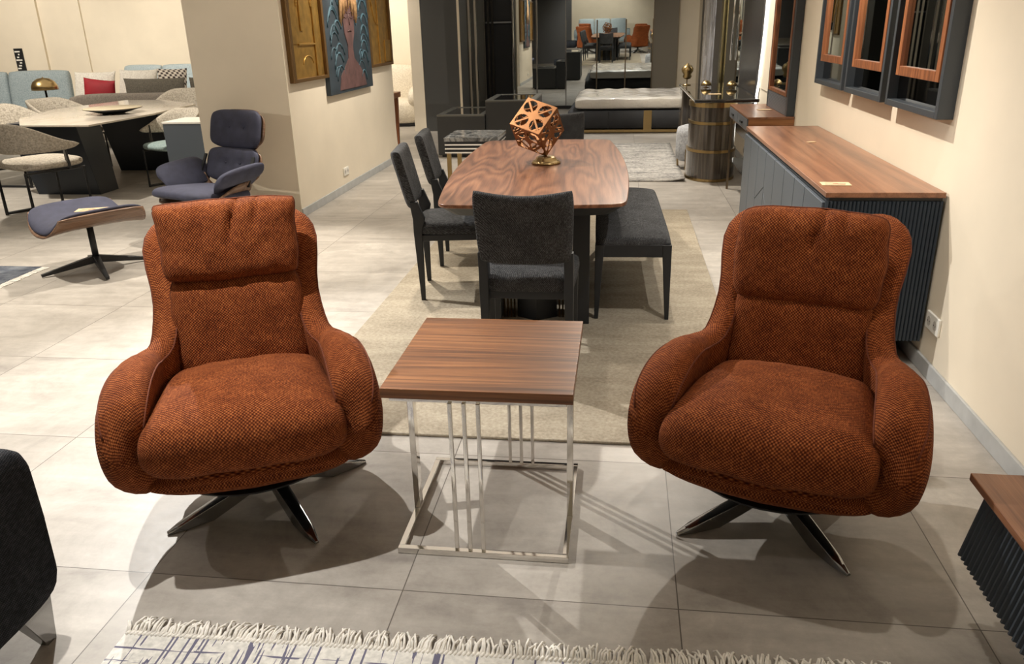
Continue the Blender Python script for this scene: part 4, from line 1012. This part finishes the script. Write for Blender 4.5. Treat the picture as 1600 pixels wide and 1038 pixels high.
B(-.015, .0, -W2 + .13, W2 - .12, .18, H2 - .05).build('mirror_pane', MIRR, t)

# ------------------------------------------------------------------ foreground
t = thing('hatched_rug', 'pale rug with purple hatched lines and fringe at the bottom of the picture', 'rug', (-.25, 1.0, 0), 1.2)
B(-1.06, 1.0, -.6, .62, .001, .010).build('pile', RUGL, t, bevel=.002)
m = MB(); random.seed(4); x = -1.055
while x < .995:
    L_ = .035 + .03 * random.random(); dx = random.uniform(-.02, .02); hz = .012 + .012 * random.random()
    m.tube([(x, .615, .008), (x + dx * .3, .625 + L_ * .3, hz), (x + dx, .625 + L_ * .75, hz * .9), (x + dx * 1.4, .625 + L_, .004)], [.0034, .0038, .0030, .0018], 5)
    x += .0062
o = m.build('fringe', FRINGE, t, smooth=True); o['kind'] = 'stuff'
m = MB()
for k in range(170): m.tube([(-1.055 + .01206 * k, .611, .009), (-1.047 + .01206 * k, .624, .010)], .0052, 6)
o = m.build('knots', FRINGE, t, smooth=True); o['kind'] = 'stuff'
t = thing('worn_rug', 'dark blue worn rug with pale fringe at the left picture edge', 'rug', (-5.1, 4.3, 0))
B(-.9, .98, -.75, .74, .001, .009).build('pile', RUGN, t)
m = MB()
for k in range(110): y = -.74 + 1.47 * k / 109; m.tube([(.975, y, .006), (1.03 + .012 * random.random(), y + random.uniform(-.01, .01), .004)], .003, 4)
o = m.build('fringe', FRINGE, t); o['kind'] = 'stuff'
t = thing('dark_sofa', 'black woven sofa corner on chrome legs at the lower left picture edge', 'sofa', (-1.815, 1.19, 0))
MB().cushion(.10, .40, .235, 10, .10, 24, .015, 1., lambda x, y, z, u, v: (.235 + x, y + .02, .365 + z)).build('arm', SOFADK, t, smooth=True)
MB().cushion(.42, .40, .12, 9, .16, 16, .03, 1., lambda x, y, z, u, v: (-.3 + x, y + .02, .26 + z)).build('base', SOFADK, t, smooth=True)
for x, y in ((.29, .38), (.29, -.32), (-.6, .38)):
    MB().hexa([(x - .012, y - .035, 0), (x + .012, y - .035, 0), (x + .012, y + .0, 0), (x - .012, y + .0, 0), (x - .03, y - .10, .135), (x + .02, y - .10, .135), (x + .02, y + .01, .135), (x - .03, y + .01, .135)]).build('leg', STEEL, t, bevel=.002)
t = thing('coffee_table', 'dark fluted coffee table with walnut top at the lower right picture edge', 'coffee table', (1.17, 1.62, 0))
B(-.23, .25, -.62, .345, .40, .422).build('top', WALNUT_Y, t, bevel=.003)
B(-.19, .2, -.58, .31, .385, .40).build('shadow_gap', BLKMET, t)
poly = [(-.19, .30), (-.19, -.58)]
pf = []
n = 44
for k in range(n):
    y = .30 - .88 * k / n; pf += [(-.20, y - .002), (-.206, y - .007), (-.206, y - .013), (-.198, y - .018)]
o = MB(); o.M = Matrix(((1, 0, .2, -.078), (0, 1, 0, 0), (0, 0, 1, 0), (0, 0, 0, 1))); o.prism(pf + [(-.17, -.585), (-.17, .30)], .20, .388).build('fluted_side', FLUTE, t)
B(-.17, .2, -.58, .30, .20, .386).build('body', FLUTE, t, bevel=.002)
B(-.10, .12, -.30, .02, 0, .20).build('base', BLACK, t, bevel=.003)

# ------------------------------------------------------------------ seating behind the camera, seen in the mirror doors
sofa('sofa', 'pale blue sofa reflected in the wardrobe mirrors, facing the armchairs', (-.85, -2.6, 0), 180, 2.3, BLUEF, .98, 3)
